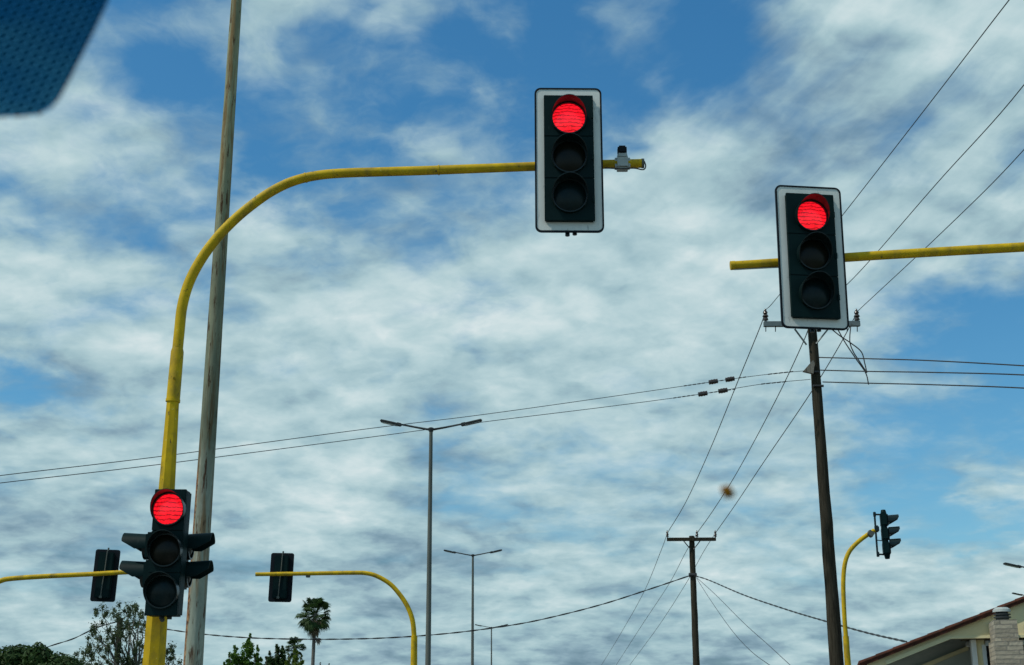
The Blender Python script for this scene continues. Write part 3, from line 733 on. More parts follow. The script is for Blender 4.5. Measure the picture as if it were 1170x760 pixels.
# three lines: overhead, to the near pole, on to the far pole and beyond
near = [[(1290, -175, 11.5), (1153, 0, 15.5), (1063, 117, 19.8), (965, 243, 25.0), (888, 340, 30.2), (875, 354, 30.85)],
        [(1330, -130, 11.5), (1170, 97, 17.2), (1070, 210, 22), (975, 318, 27.5), (929, 356, 30.85)],
        [(1330, -20, 14), (1170, 171, 20.2), (1080, 262, 24.5), (979.5, 356, 30.85)]]
lab = ['uppermost line from the top right corner down to the left end of the near crossarm',
       'middle line from the right edge down behind the right hand traffic light',
       'lowest line from the right edge down to the right end of the near crossarm']
for l_, pp in zip(lab, near): wire('power_line', l_, [at(*q) for q in pp], 0.0082, 'wire', GW)
far = [[(875, 354, 30.85), (868, 375, 32), (843, 436, 37), (812, 512, 45), (784, 573, 53), (762.6, 609, 59.83)],
       [(928, 358, 30.85), (919, 388, 32), (884, 462, 38), (842, 540, 47), (815, 583, 54), (796.5, 609, 59.83)],
       [(979.5, 357, 30.85), (955, 402, 32.6), (921, 457, 37), (872, 529, 45), (840, 577, 53), (817.5, 609, 59.83)]]
lab = ['left line running down from the near crossarm to the far pole', 'middle line running down from the near pole to the far pole, past the brown speck',
       'right line running down from the near crossarm behind its pole to the far pole']
for l_, pp in zip(lab, far): wire('power_line', l_, [at(*q) for q in pp], (0.012, 0.015), 'wire', GW)
bey = [[(762.6, 609, 59.83), (755, 630, 63), (735, 678, 74), (708, 726, 88), (686, 762, 104)],
       [(796.5, 609, 59.83), (783, 632, 63), (764, 668, 72), (735, 712, 86), (704, 760, 104)],
       [(817.5, 609, 59.83), (803, 632, 63), (783, 668, 72), (752, 716, 86), (718, 762, 104)]]
lab = ['leftmost faint line descending beyond the far pole', 'middle faint line descending left beyond the far pole', 'rightmost of the faint lines descending left beyond the far pole']
for l_, pp in zip(lab, bey): wire('power_line', l_, [at(*q) for q in pp], 0.013, 'wire_thin', 'faint lines beyond the far pole')
for l_, pp in (('upper thin wire dropping right from the far pole', [(796, 660, 60), (818, 680, 56), (850, 712, 50), (879, 738, 46), (905, 762, 42)]),
               ('lower thin wire dropping right from the far pole', [(796, 661, 60), (812, 686, 56), (836, 720, 50), (858, 744, 46), (882, 762, 42)])):
    wire('service_wire', l_, [at(*q) for q in pp], 0.011, 'wire_thin', 'thin wires dropping from the far pole', cat='wire')
# bundled cable
wire('twisted_cable', 'thick twisted cable sagging left from the far pole past the street lamps', [at(*q) for q in [(789, 657.5, 60), (740, 674, 60), (690, 690, 60), (640, 703, 60), (590, 713.5, 60), (520, 723, 60), (450, 728.5, 60), (380, 730.5, 60), (300, 729.5, 60), (240, 725.5, 61), (190, 719, 62), (137, 709.5, 62)]], 0.018, 'wire', None, True, 'cable')
wire('twisted_cable', 'twisted cable rising from the left edge into the thin tree', [at(*q) for q in [(20, 752, 62), (55, 739, 62), (82, 730.5, 62), (98, 723, 62), (112, 716.5, 62), (137, 709.5, 62)]], 0.018, 'wire', None, True, 'cable')
wire('twisted_cable', 'thick twisted cable from the far pole down to the red tiled roof', [at(*q) for q in [(792, 657.5, 60), (810, 663, 58), (850, 680, 52), (900, 697, 46), (940, 709, 41), (990, 723, 36), (1036, 733.5, 31.5)]], 0.016, 'wire', None, True, 'cable')
# two lines from the left
for k, (l_, pp, ins) in enumerate((
    ('upper of the two long thin lines crossing the sky from the left edge', [(-40, 550, 21), (0, 543.5, 21.5), (180, 522, 23), (420, 490, 25.5), (550, 474, 27), (700, 453, 28.6), (830, 434, 30), (880, 427.5, 30.6), (922, 423.5, 30.9)], [(815, 436.2), (834, 433.4)]),
    ('lower of the two long thin lines crossing the sky from the left edge', [(-40, 558, 21), (0, 552, 21.5), (180, 531, 23), (420, 500, 25.5), (550, 482.5, 27), (700, 464, 28.6), (800, 450.5, 29.7), (870, 439, 30.5), (926, 433.5, 30.9)], [(803, 450), (826, 446.4)]))):
    t = wire('power_line', l_, [at(*q) for q in pp], 0.0068, 'wire_thin', 'two lines from the left edge to the near wooden pole')
    for (x, y) in ins:
        c = at(x, y, 30 - (k * 0.1)); dd = (at(x + 5, y - 0.85, 30) - at(x - 5, y + 0.85, 30)).normalized()
        b = MB(); q = [(-.11, .5), (-.10, .9), (-.05, .8), (-.04, 1), (0, .85), (.04, 1), (.05, .8), (.10, .9), (.11, .5)]
        b.tube([c + dd * s for s, _ in q], [0.062 * w for _, w in q], 12); obj('line_insulator', b, M['insulator'], t, True)
    b = MB(); i0 = ins[0]
    for j in range(14):
        x = i0[0] - 32 + j * 5.2
        if min(abs(x - i[0]) for i in ins) < 7: continue
        y = i0[1] - (x - i0[0]) * 0.145; c = at(x, y, 30 - k * .1); dd = Vector((0.97, 0.1, 0.16))
        b.tube([c - dd * 0.035, c + dd * 0.035], 0.013, 6)
    for j in range(5):
        x = (880 if k == 0 else 872) + j * 6; y = (427.5 - (x - 880) * 0.11) if k == 0 else (438.7 - (x - 872) * 0.1); c = at(x, y, 30.6); b.tube([c - dd * 0.05, c + dd * 0.05], 0.014, 6)
    obj('line_clamp', b, M['wire'], t, True)
for l_, y0, y1, y2, x0 in (('top wire running right from the near wooden pole to the right edge', 408.5, 412, 418, 936), ('middle wire running right from the near wooden pole to the right edge', 423, 425.5, 428.5, 937), ('bottom wire running right from the near wooden pole to the right edge', 436.5, 439.5, 443.5, 940)):
    wire('power_line', l_, [at(x0, y0, 30.9), at(995, y0 + 1.5, 30), at(1060, y1, 28.5), at(1170, y2, 26), at(1300, y2 + 9, 23)], 0.014, 'wire', 'three wires to the right of the near wooden pole')
for l_, pp in (('long loose jumper wire looping below the right end of the near crossarm', [(950, 376), (960, 384), (972, 392), (984, 402), (988, 415), (990.5, 426)]),
               ('short straight jumper wire crossing the loop below the near crossarm', [(972, 372), (971, 390), (975, 402), (982, 413), (990.5, 426)]),
               ('thin jumper wire reaching the bottom wire right of the near wooden pole', [(957, 376), (966, 392), (978, 410), (989, 426), (992.5, 439.5)])):
    wire('jumper_wire', l_, [at(x, y, 30.5) for x, y in pp], 0.014, 'wire', 'jumper wires beside the near wooden pole', cat='wire')

# ------------------------------------------------------------------ house
Yh = 30.0
M['stucco'] = material('beige_stucco', (0.74, 0.63, 0.34), 0.9, var=(0.78, 0.68, 0.40), var_scale=1.6, bump=0.4, bump_scale=40, patches=[((0.36, 0.28, 0.18), 2.0, 0.6, 0.75, (2, 1, 0.5))])
M['cream'] = material('cream_painted_board', (0.74, 0.68, 0.40), 0.7, var=(0.64, 0.58, 0.34), var_scale=3)
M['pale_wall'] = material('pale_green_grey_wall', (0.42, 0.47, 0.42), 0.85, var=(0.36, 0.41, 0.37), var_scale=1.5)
M['white_trim'] = material('white_trim_paint', (0.72, 0.74, 0.70), 0.6, var=(0.6, 0.62, 0.58), var_scale=3)
M['tile'] = material('red_clay_tile', (0.12, 0.045, 0.03), 0.95, spec=0.05, var=(0.045, 0.024, 0.018), var_scale=5, bump=0.5, bump_scale=20, patches=[((0.05, 0.035, 0.03), 6, 0.55, 0.68, (1, 1, 1))])
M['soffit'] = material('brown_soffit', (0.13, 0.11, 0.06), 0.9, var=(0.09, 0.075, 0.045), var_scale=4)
M['glass'] = material('dark_window_glass', (0.01, 0.013, 0.014), 0.08, var=(0.015, 0.018, 0.02), spec=0.6)
def stone_mat():
    m = bpy.data.materials.new('pale_stone_cladding'); m.use_nodes = True; T = m.node_tree; bs = T.nodes['Principled BSDF']; bs.inputs['Roughness'].default_value = 0.9
    geo = T.nodes.new('ShaderNodeNewGeometry'); s3 = T.nodes.new('ShaderNodeSeparateXYZ'); T.links.new(geo.outputs['Position'], s3.inputs[0])
    cbn = T.nodes.new('ShaderNodeCombineXYZ'); T.links.new(MA('ADD', s3.outputs[0], s3.outputs[1], tree=T), cbn.inputs[0]); T.links.new(s3.outputs[2], cbn.inputs[1])
    wv = VM('ADD', cbn.outputs[0], VM('SCALE', NOISE(cbn.outputs[0], 6, 2, tree=T, col=True), s=0.03, tree=T), tree=T)
    br = T.nodes.new('ShaderNodeTexBrick'); T.links.new(wv, br.inputs[0]); br.inputs['Scale'].default_value = 1.0
    br.inputs['Brick Width'].default_value = 0.36; br.inputs['Row Height'].default_value = 0.085; br.inputs['Mortar Size'].default_value = 0.012; br.squash = 1.4; br.squash_frequency = 3
    br.inputs['Color1'].default_value = (0.24, 0.21, 0.155, 1); br.inputs['Color2'].default_value = (0.42, 0.375, 0.28, 1); br.inputs['Mortar'].default_value = (0.24, 0.22, 0.175, 1)
    T.links.new(br.outputs[0], bs.inputs['Base Color'])
    bn = T.nodes.new('ShaderNodeBump'); bn.inputs['Strength'].default_value = 0.8; bn.inputs['Distance'].default_value = 0.02
    T.links.new(MA('SUBTRACT', NOISE(geo.outputs['Position'], 12, 4, tree=T), br.outputs[1], tree=T), bn.inputs['Height']); T.links.new(bn.outputs[0], bs.inputs['Normal'])
    return m
M['stone'] = stone_mat()
HROT = rad(-13.0)            # the gable is turned towards the road
HM, HMI = Matrix.Rotation(HROT, 3, 'Z'), Matrix.Rotation(-HROT, 3, 'Z')
def hat(px, py, Y):
    d = HMI @ (FW * F + RT * (px - 585) + UP * (380 - py)); o = HMI @ CAM; return o + d * ((Y - o.y) / d.y)
def xz(px, py, Y=Yh): p = hat(px, py, Y); return (p.x, p.z)
hb = hat(1100, 760, Yh); house = thing('house', 'low beige house with a red tiled gable roof and stone chimney at lower right', 'house', (hb.x, Yh, 0))
# roof edge line at the gable front
ra = xz(984, 758); rb = xz(1170, 684.5); sl_ = (rb[1] - ra[1]) / (rb[0] - ra[0])
ridge = (xz(1170, 684.5)[0] + 2.6, rb[1] + 2.6 * sl_); far_e = (2 * ridge[0] - ra[0], ra[1])
th = 0.065
Yr0, Yr1 = Yh - 0.12, Yh + 11
b = MB()
b.prism([ra, ridge, far_e, (far_e[0], far_e[1] - th), (ridge[0], ridge[1] - th), (ra[0], ra[1] - th)], Yr0, Yr1)
roof = obj('roof', b, M['tile'], house, True, smooth=False)
b = MB(); nT = int((ridge[0] - ra[0]) / 0.36)
for k in range(nT + 1):                       # verge tiles along the gable edge and courses behind them
    x = ra[0] + k * 0.36; z = ra[1] + sl_ * (x - ra[0])
    dv = Vector((1, 0, sl_)).normalized()
    for yy in [Yr0 + 0.02 + q * 0.30 for q in range(0, 12)]:
        p0 = Vector((x, yy, z + 0.012)) - dv * 0.04; b.tube([p0, p0 + dv * 0.42], [0.050, 0.036], 8)
obj('roof_tiles', b, M['tile'], roof, False)
bpy.data.objects['roof_tiles'].data.transform(Matrix.Translation(-Vector(house.location)))
# barge wall: strip under the roof on the left, then the wide gable wall down to y=729.5
def under(px, dpy=4.0):   # point under the roof edge at px
    x = xz(px, 700)[0]; return (x, ra[1] + sl_ * (x - ra[0]) - th)
Lx = xz(1015, 757)
gl = xz(1087, 729.8)
ucl = (ra[0] + 0.12, ra[1] + sl_ * 0.12 - th)
fe_in = (far_e[0] - 0.12, ucl[1])
zb = gl[1]
bot_l = xz(1012, 759.5)
b = MB()
b.prism([ucl, (ridge[0], ridge[1] - th), fe_in, (fe_in[0], fe_in[1] - 0.3), (fe_in[0] - 0.9, zb), gl, bot_l, (ucl[0], bot_l[1] - 0.05)], Yh, Yh + 0.16)
obj('gable_wall', b, M['stucco'], house, True, smooth=False)
# cream bargeboard lower edge
b = MB(); q0 = bot_l; w_ = 0.075
b.prism([(q0[0], q0[1] + w_), (gl[0] - 0.05, gl[1] + w_), (gl[0], gl[1] + 0.055), (gl[0] + 12, gl[1] + 0.055), (gl[0] + 12, gl[1] - 0.02), gl, (q0[0], q0[1] - 0.01)], Yh - 0.02, Yh - 0.003)
obj('bargeboard', b, M['cream'], house, True, smooth=False)
# recessed porch: sloping soffit and inner wall with its own pale cornice
b = MB()
Yi = Yh + 1.5
b.add([(q0[0], Yh + 0.16, q0[1] + 0.02), (gl[0] + 0.45, Yh + 0.16, gl[1] + 0.2), (gl[0] + 0.45, Yi, gl[1] + 0.2), (q0[0], Yi, q0[1] + 0.02)], [(0, 1, 2, 3)])
b.add([(gl[0] + 0.3, Yh + 0.16, gl[1] + 0.03), (gl[0] + 12, Yh + 0.16, gl[1] + 0.03), (gl[0] + 12, Yi, gl[1] + 0.03), (gl[0] + 0.3, Yi, gl[1] + 0.03)], [(0, 1, 2, 3)])
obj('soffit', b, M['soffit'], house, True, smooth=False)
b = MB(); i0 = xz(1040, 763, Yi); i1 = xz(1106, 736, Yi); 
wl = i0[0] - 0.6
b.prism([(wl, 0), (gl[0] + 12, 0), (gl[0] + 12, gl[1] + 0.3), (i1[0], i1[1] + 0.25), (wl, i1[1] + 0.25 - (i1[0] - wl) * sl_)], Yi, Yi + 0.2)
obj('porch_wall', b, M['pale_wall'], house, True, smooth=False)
b = MB(); j0 = xz(1038, 766, Yi - .06); j1 = xz(1106, 738, Yi - .06); b.prism([(j0[0], j0[1]), (j1[0], j1[1]), (j1[0], j1[1] - 0.09), (j0[0], j0[1] - 0.09)], Yi - 0.10, Yi - 0.003); obj('cornice', b, M['cream'], house, True, smooth=False)
b = MB(); b.prism([xz(1104, 734, Yi - .3), xz(1113, 734, Yi - .3), xz(1113, 740, Yi - .3), xz(1104, 738, Yi - .3)], Yi - 0.45, Yi - 0.11); obj('beam_end', b, M['white_trim'], house, True, smooth=False)
zt = gl[1] - 0.02
b = MB(); xa, xb = xz(1111, 740)[0], xz(1117, 740)[0]; b.box(((xa + xb) / 2, Yh + 0.35, zt / 2), (xb - xa, 0.3, zt)); obj('column', b, M['white_trim'], house, True, smooth=False)
b = MB(); xa, xb = xz(1117, 740)[0] + 0.003, xz(1127, 740)[0]; b.box(((xa + xb) / 2, Yh + 0.42, zt / 2), (xb - xa, 0.3, zt)); obj('wall', b, M['stucco'], house, True, smooth=False)
b = MB(); xa, xb = xz(1123.5, 740)[0], xz(1127.5, 740)[0] + 0.01; b.box(((xa + xb) / 2, Yh + 0.25, zt / 2), (xb - xa, 0.03, zt - 0.2)); obj('window_frame', b, M['white_trim'], house, True, smooth=False)
b = MB(); xa, xb = xz(1128, 740)[0], xz(1300, 740)[0]; b.box(((xa + xb) / 2, Yh + 0.45, zt - 0.8), (xb - xa, 0.05, 1.5)); obj('window', b, M['glass'], house, True, smooth=False)
b = MB(); xa, xb = xz(1128, 740)[0], xz(1300, 740)[0]; b.box(((xa + xb) / 2, Yh + 0.36, zt - 0.07), (xb - xa, 0.2, 0.10)); b.box(((xa + xb) / 2, Yh + 0.4, (zt - 1.56) / 2), (xb - xa, 0.3, zt - 1.56)); obj('lintel', b, M['white_trim'], house, True, smooth=False)
b = MB(); b.prism([(wl, 0), (wl, i0[1] + 0.1), (wl + 0.2, i0[1] + 0.2), (wl + 0.2, 0)], Yi + .2, Yr1 - 0.4); b.prism([(gl[0] + 11.8, 0), (gl[0] + 11.8, gl[1]), (gl[0] + 12, gl[1]), (gl[0] + 12, 0)], Yh + 0.2, Yr1 - 0.4)
b.prism([(wl + 0.2, 0), (wl + .2, gl[1] - 0.4), (ridge[0], ridge[1] - 0.3), (gl[0] + 11.8, gl[1] - .4), (gl[0] + 11.8, 0)], Yr1 - 0.5, Yr1 - 0.3); obj('side_walls', b, M['stucco'], house, True, smooth=False)
# chimney in front of the gable
Yc = Yh - 1.05
b = MB(); c0_ = hat(1138, 732, Yc); c1_ = hat(1164.5, 732, Yc); ct = hat(1145, 708, Yc)
xm = (c0_.x + c1_.x) / 2 ; wch = c1_.x - c0_.x
b.box((xm, Yc + 0.50, (c0_.z + ct.z) / 2), (wch, 0.98, ct.z - c0_.z)); b.box((xm + 0.01, Yc + 0.50, c0_.z / 2 - 0.001), (wch + 0.10, 1.06, c0_.z - 0.002))
ch = obj('chimney', b, M['stone'], house, True, smooth=False)
b = MB(); cx_ = hat(1145, 700, Yc + 0.25); zt_ = ct.z
for k, (r_, h0, h1) in enumerate(((0.13, 0, 0.06), (0.17, 0.05, 0.075), (0.13, 0.075, 0.11), (0.17, 0.11, 0.13), (0.12, 0.13, 0.17))):
    b.tube([(cx_.x, Yc + 0.3, zt_ + h0), (cx_.x, Yc + 0.3, zt_ + h1)], r_, 14)
cp_ = obj('chimney_pot', b, M['lamp_dark'], ch); cp_.data.transform(Matrix.Translation(-Vector(house.location)))
b = MB(); b.tube([(cx_.x, Yc + 0.3, zt_ + 0.17), (cx_.x, Yc + 0.3, zt_ + 0.22), (cx_.x, Yc + 0.3, zt_ + 0.26)], [0.18, 0.17, 0.12], 14)
cp2 = obj('chimney_cowl', b, M['clear_grey'], ch); cp2.data.transform(Matrix.Translation(-Vector(house.location)))

house.location = HM @ Vector(house.location); house.rotation_euler = (0, 0, HROT)

# ------------------------------------------------------------------ trees
def leaf(mb, p, n, s, asp=0.55):
    n = n.normalized(); r_ = Vector((random.gauss(0, 1), random.gauss(0, 1), random.gauss(0, 1)))
    u = n.cross(r_).normalized(); v = n.cross(u)
    a, b_ = u * s, v * s * asp
    mb.add([p - a, p - a * 0.1 + b_, p + a, p - a * 0.1 - b_], [(0, 1, 2, 3)])
def clump(mb, c, rx, rz, n, s, asp=0.55, shell=0.45):
    for _ in range(n):
        d = Vector((random.gauss(0, 1), random.gauss(0, 1), random.gauss(0, 1))).normalized()
        q = shell + (1 - shell) * random.random()
        q *= 1 + 0.22 * mnoise.noise(d * 2.2 + c * 0.7)
        p = c + Vector((d.x * rx, d.y * rx, d.z * rz)) * q
        leaf(mb, p, d + Vector((random.uniform(-1, 1), random.uniform(-1, 1), random.uniform(-.5, 1))), s * random.uniform(0.6, 1.3), asp)
def branchy(mb, p0, p1, r0, r1, wob=0.2, n=6):
    pts = []
    for k in range(n + 1):
        q = k / n; p = p0.lerp(p1, q)
        if 0 < k < n: p = p + Vector((random.uniform(-wob, wob), random.uniform(-wob, wob), 0))
        pts.append(p)
    mb.tube(pts, [lerp(r0, r1, k / n) for k in range(n + 1)], 7); return pts
# dark round tree, bottom left
Yt = 52.0
base = Vector((at(30, 760, Yt).x, Yt, 0)); tr = thing('tree', 'dense dark green tree with rounded top in the bottom left corner', 'tree', base)
tk = MB(); branchy(tk, base, base + Vector((0, 0, 2.4)), 0.3, 0.2, 0.08); cr = MB()
blobs = [(-25, 757, 24), (8, 757, 20), (22, 752, 16), (16, 754, 15), (42, 753, 19), (50, 757, 17), (33, 760, 20), (68, 762, 17), (77, 765, 17), (60, 772, 24), (20, 778, 28), (-15, 778, 30), (86, 775, 14), (94, 773, 12)]
for (x, y, rr) in blobs:
    c = at(x, y, Yt + random.uniform(-0.6, 0.6)); rr_ = pxm(rr, c); clump(cr, c, rr_ * 0.92, rr_ * 0.95, int(rr * rr * 5.2), 0.085, 0.6, 0.25)
    branchy(tk, base + Vector((0, 0, 2.0)), c, 0.10, 0.03, 0.1)
    
obj('trunk', tk, M['bark'], tr, True); obj('crown', cr, M['leaf_dark'], tr, True, smooth=False)
# thin grey green tree (eucalyptus like)
Yt = 58.0
base = Vector((at(160, 760, Yt).x, Yt, 0)); tr = thing('tree', 'thin airy grey green tree behind the foot of the thick yellow pole', 'tree', base)
tk = MB(); cr = MB(); fork = base + Vector((0, 0, 1.8)); branchy(tk, base, fork, 0.22, 0.17, 0.06)
random.seed(21)
tips = [(116, 700), (121, 708), (130, 701), (143, 699), (152, 697), (160, 698), (167, 704), (107, 716), (104, 735), (96, 745), (113, 726), (120, 738), (128, 722), (140, 716), (150, 712), (158, 716), (166, 722), (147, 730), (158, 738), (136, 738), (126, 748), (112, 750), (145, 750), (160, 752), (170, 740), (178, 716), (184, 728), (190, 742), (196, 748), (199, 757), (192, 757), (181, 752), (104, 757), (93, 757), (118, 760), (134, 760), (150, 762), (166, 764)]
for (x, y) in tips:
    c = at(x, y, Yt + random.uniform(-1, 1)); m_ = at(lerp(x, 152, 0.45), y + 26 + random.uniform(0, 20), Yt)
    pts = branchy(tk, fork, m_, 0.06, 0.035, 0.12, 4); branchy(tk, m_, c, 0.035, 0.009, 0.10, 5)
    for _ in range(4):
        cc = c + Vector((random.gauss(0, 0.15), random.gauss(0, 0.25), random.gauss(-0.05, 0.17))); rr_ = random.uniform(0.08, 0.19)
        clump(cr, cc, rr_ * 1.1, rr_ * 1.5, 62, 0.060, 0.40, 0.1)
    for _ in range(60):
        cc = c.lerp(m_, random.random() * 0.7) + Vector((random.gauss(0, 0.2), random.gauss(0, 0.2), random.gauss(0, 0.2))); leaf(cr, cc, Vector((random.gauss(0, 1), random.gauss(0, 1), random.gauss(0, .4))), 0.055, 0.34)
obj('trunk', tk, M['palebark'], tr, True); obj('crown', cr, M['leaf_euc'], tr, True, smooth=False)
# fresh green pointed tree
def spire_tree(label, Yt, spires, mat, bx, leafs=0.075, dens=1.0):
    base = Vector((at(bx, 760, Yt).x, Yt, 0)); tr = thing('tree', label, 'tree', base); tk = MB(); cr = MB()
    branchy(tk, base, base + Vector((0, 0, 1.6)), 0.16, 0.12, 0.04)
    for (x, ytop, hw_) in spires:
        top = at(x, ytop, Yt); yy = ytop; branchy(tk, base + Vector((0, 0, 1.4)), top, 0.05, 0.01, 0.05)
        while yy < 785:
            q = min(1, ((yy - ytop) / 26) ** 0.7 + 0.12); c = at(x + random.uniform(-2, 2) * q, yy + 2, Yt + random.uniform(-.4, .4))
            rr_ = pxm(hw_ * q, c)
            for _ in range(3):
                cc = c + Vector((random.gauss(0, rr_ * .45), random.gauss(0, rr_ * .45), random.gauss(0, .08))); r3 = rr_ * random.uniform(0.35, 0.6)
                clump(cr, cc, r3, r3 * 1.3, int((16 + 40 * q) * dens), leafs, 0.5, 0.15)
            yy += 3.6
    obj('trunk', tk, M['bark'], tr, True); obj('crown', cr, M[mat], tr, True, smooth=False); return tr
random.seed(5)
spire_tree('fresh green tree with pointed tops left of the palm', 66.0, [(268, 737, 7.5), (285, 724.5, 9), (262, 748, 7), (277, 748, 9), (294, 738, 4.5), (298, 750, 6), (256, 757, 7)], 'leaf_fresh', 280)
spire_tree('dark green tree between the pointed green tree and the palm', 74.0, [(316, 736, 7), (323, 737, 6), (308, 744, 6), (318, 748, 9), (304, 752, 6)], 'leaf_dark', 316, 0.085, 1.1)
spire_tree('yellow green bush in front of the small fan palm', 70.0, [(337, 741, 8), (330, 748, 6), (344, 749, 6), (327, 754, 5)], 'leaf_yellow', 337, 0.07, 1.2)
spire_tree('small bush tip just left of the slim lamp pole base', 70.0, [(366, 757, 2), (376, 759, 3)], 'leaf_dark', 370, 0.05, 0.6)
# palms
def fan_frond(mb, o, d, plen, brad, nseg=18, droop=0.0):
    d = d.normalized(); end = o + d * plen + Vector((0, 0, -droop * plen * 0.5))
    mb.tube([o, o.lerp(end, 0.5) + Vector((0, 0, droop * 0.06)), end], [0.022, 0.018, 0.014], 4)
    up = Vector((random.uniform(-.3, .3), random.uniform(-.3, .3), 1)); side = d.cross(up).normalized()
    nrm = side.cross(d).normalized()
    for k in range(nseg):
        a = rad(-105 + 210 * k / (nseg - 1)); u = (d * math.cos(a) + side * math.sin(a)).normalized()
        ln = brad * (0.72 + 0.28 * math.cos(a)) * random.uniform(0.85, 1.05); w = side * math.cos(a) - d * math.sin(a)
        mid = end + u * ln * 0.6 + nrm * 0.03; tipp = end + u * ln + Vector((0, 0, -ln * (0.22 + droop * 0.5)))
        hw_ = ln * 0.085
        mb.add([end, mid + w * hw_, tipp, mid - w * hw_], [(0, 1, 2, 3)])
def palm(label, Yp, px, py_c, scale, n_up, bottom, seed, skirt=True, trunk_px=356.5):
    random.seed(seed); c = at(px, py_c, Yp); base = Vector((at(trunk_px, 760, Yp).x, Yp, 0))
    t = thing('palm_tree', label, 'palm tree', base); b = MB()
    b.tube([base, base.lerp(c, .3), base.lerp(c, 0.9), c + Vector((0, 0, 0.1))], [0.24, 0.15, 0.13, 0.17], 12, jit=0.08); obj('trunk', b, M['palebark'], t, True)
    b = MB()
    for k in range(n_up):
        el = rad(random.choice((random.uniform(-62, 20), random.uniform(0, 88)))); az = random.uniform(0, 2 * math.pi); d = Vector((math.cos(az) * math.cos(el), math.sin(az) * math.cos(el), math.sin(el)))
        fan_frond(b, c, d, scale * random.uniform(0.70, 1.0), scale * random.uniform(0.50, 0.66), droop=0.35 if el < 0.5 else 0.05)
    obj('crown', b, M['leaf_palm'], t, True, smooth=False)
    if skirt:
        b = MB()
        for k in range(64):
            el = rad(random.uniform(-88, -50)); az = random.uniform(0, 2 * math.pi); d = Vector((math.cos(az) * math.cos(el), math.sin(az) * math.cos(el), math.sin(el)))
            fan_frond(b, c + Vector((0, 0, -random.uniform(0, scale * 0.95))), d, scale * random.uniform(0.3, 0.6), scale * random.uniform(0.3, 0.45), 10)
        cc = at(363, 733, Yp)
        for k in range(5): fan_frond(b, cc + Vector((0, 0, 0.5)), Vector((random.uniform(-.1, .2), random.uniform(-.2, .2), -1)), 0.3, 0.5, 8)
        obj('dead_fronds', b, M['deadfrond'], t, True, smooth=False)
    return t
palm('tall fan palm with a shaggy skirt of dead fronds under the slim yellow arm', 110.0, 360, 702, 1.12, 74, 0, 3)
palm('small fan palm, its dark crown just left of the tall palm', 118.0, 337, 740, 0.72, 54, 0, 9, False, 338)

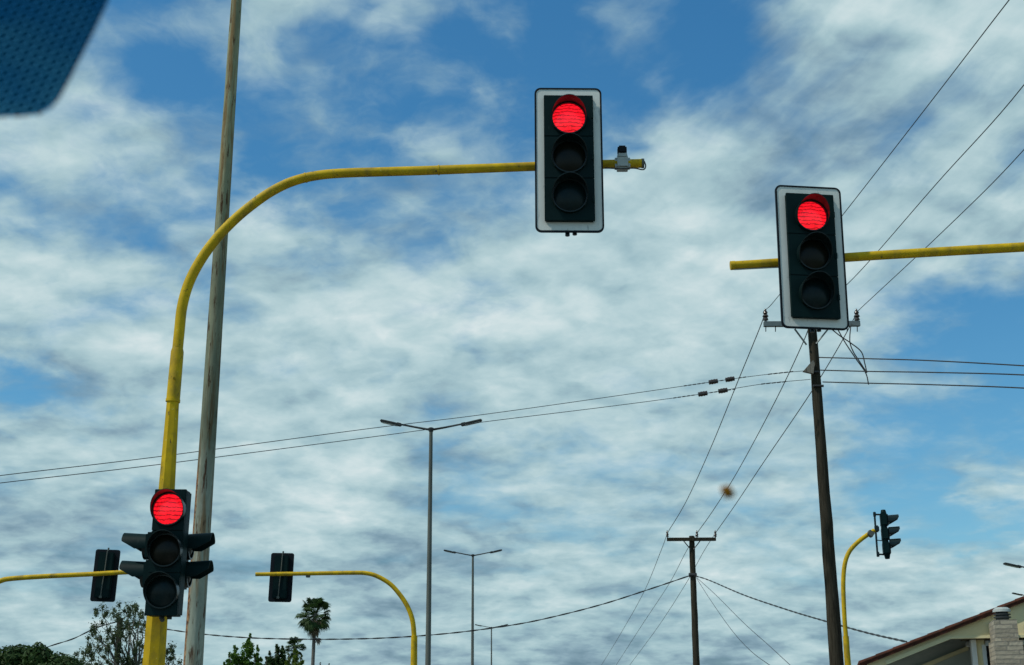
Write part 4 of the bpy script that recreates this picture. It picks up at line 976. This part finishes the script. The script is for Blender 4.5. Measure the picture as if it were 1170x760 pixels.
# ------------------------------------------------------------------ inside the car: perforated shade and a speck on the windscreen
def shade_mat():
    m = bpy.data.materials.new('blue_perforated_shade'); m.use_nodes = True; T = m.node_tree; out = T.nodes['Material Output']; bs = T.nodes['Principled BSDF']
    bs.inputs['Roughness'].default_value = 0.9; bs.inputs['Specular IOR Level'].default_value = 0.0
    tcn = T.nodes.new('ShaderNodeTexCoord'); mp = T.nodes.new('ShaderNodeMapping'); T.links.new(tcn.outputs['Object'], mp.inputs[0]); mp.inputs['Rotation'].default_value = (0, rad(-20), 0)
    s3 = T.nodes.new('ShaderNodeSeparateXYZ'); T.links.new(mp.outputs[0], s3.inputs[0])
    sp_ = 0.0038
    row = MA('DIVIDE', s3.outputs[2], sp_ * 0.95, tree=T); fr = MA('FLOOR', row, tree=T)
    half = MA('MULTIPLY', MA('MODULO', fr, 2.0, tree=T), 0.0, tree=T)
    fx = MA('SUBTRACT', MA('FRACT', MA('ADD', MA('DIVIDE', s3.outputs[0], sp_ * 1.05, tree=T), half, tree=T), tree=T), 0.5, tree=T)
    fz = MA('SUBTRACT', MA('FRACT', row, tree=T), 0.5, tree=T)
    rr = MA('SQRT', MA('ADD', MA('MULTIPLY', fx, fx, tree=T), MA('MULTIPLY', fz, fz, tree=T), tree=T), tree=T)
    hole = RANGE(rr, 0.21, 0.26, 1.0, 0.0, tree=T)
    colr = RAMP(NOISE(tcn.outputs['Object'], 14, 3, tree=T), [(0.3, (0.0, 0.055, 0.13, 1)), (0.7, (0.001, 0.075, 0.165, 1))], tree=T)
    T.links.new(colr, bs.inputs['Base Color'])
    trl = T.nodes.new('ShaderNodeBsdfTranslucent'); T.links.new(colr, trl.inputs[0])
    m1 = T.nodes.new('ShaderNodeMixShader'); m1.inputs[0].default_value = 0.45; T.links.new(bs.outputs[0], m1.inputs[1]); T.links.new(trl.outputs[0], m1.inputs[2])
    tp = T.nodes.new('ShaderNodeBsdfTransparent'); tp.inputs[0].default_value = (0.42, 0.78, 0.95, 1)
    m2_ = T.nodes.new('ShaderNodeMixShader'); T.links.new(hole, m2_.inputs[0]); T.links.new(m1.outputs[0], m2_.inputs[1]); T.links.new(tp.outputs[0], m2_.inputs[2]); T.links.new(m2_.outputs[0], out.inputs[0])
    return m
Ys = 0.48
poly = [(-70, -60), (140, -60), (131, -20), (121, 6), (108, 34), (92, 66), (76, 97), (67, 113), (57, 124), (43, 131), (20, 133), (-70, 136)]
cs = at(30, 60, Ys); b = MB(); pts = [at(x, y, Ys) - cs for x, y in poly]
b.prism([(p.x, p.z) for p in pts], -0.0004, 0.0004)
o = obj('sun_shade', b, shade_mat(), smooth=False); o.location = cs
tag(o, 'blurred dark blue dotted sun shade in the top left corner', 'sun shade')
c = at(831, 562, 0.60); b = MB(); k_ = pxm(1, c)
M['speck'] = material('dried_insect_brown', (0.16, 0.07, 0.004), 0.8, spec=0.1, var=(0.24, 0.11, 0.008), var_scale=400)
for (dx_, dz_, rr) in ((0, 0, 6.5), (4.2, -2.6, 4.6), (-3.5, 2.8, 4.6), (1.5, 3.6, 4.2), (-1, -4, 4.2)):
    n_ = 7; o_ = c + Vector((dx_ * k_, 0, dz_ * k_)); b.tube([o_ + Vector((0, s * rr * k_ * 0.3, 0)) for s in (-1, -.6, 0, .6, 1)], [rr * k_ * w for w in (.2, .8, 1, .8, .2)], 10)
o = obj('windscreen_speck', b, M['speck']); tag(o, 'blurred brown splat in mid air beside the middle line to the far pole', 'splat')
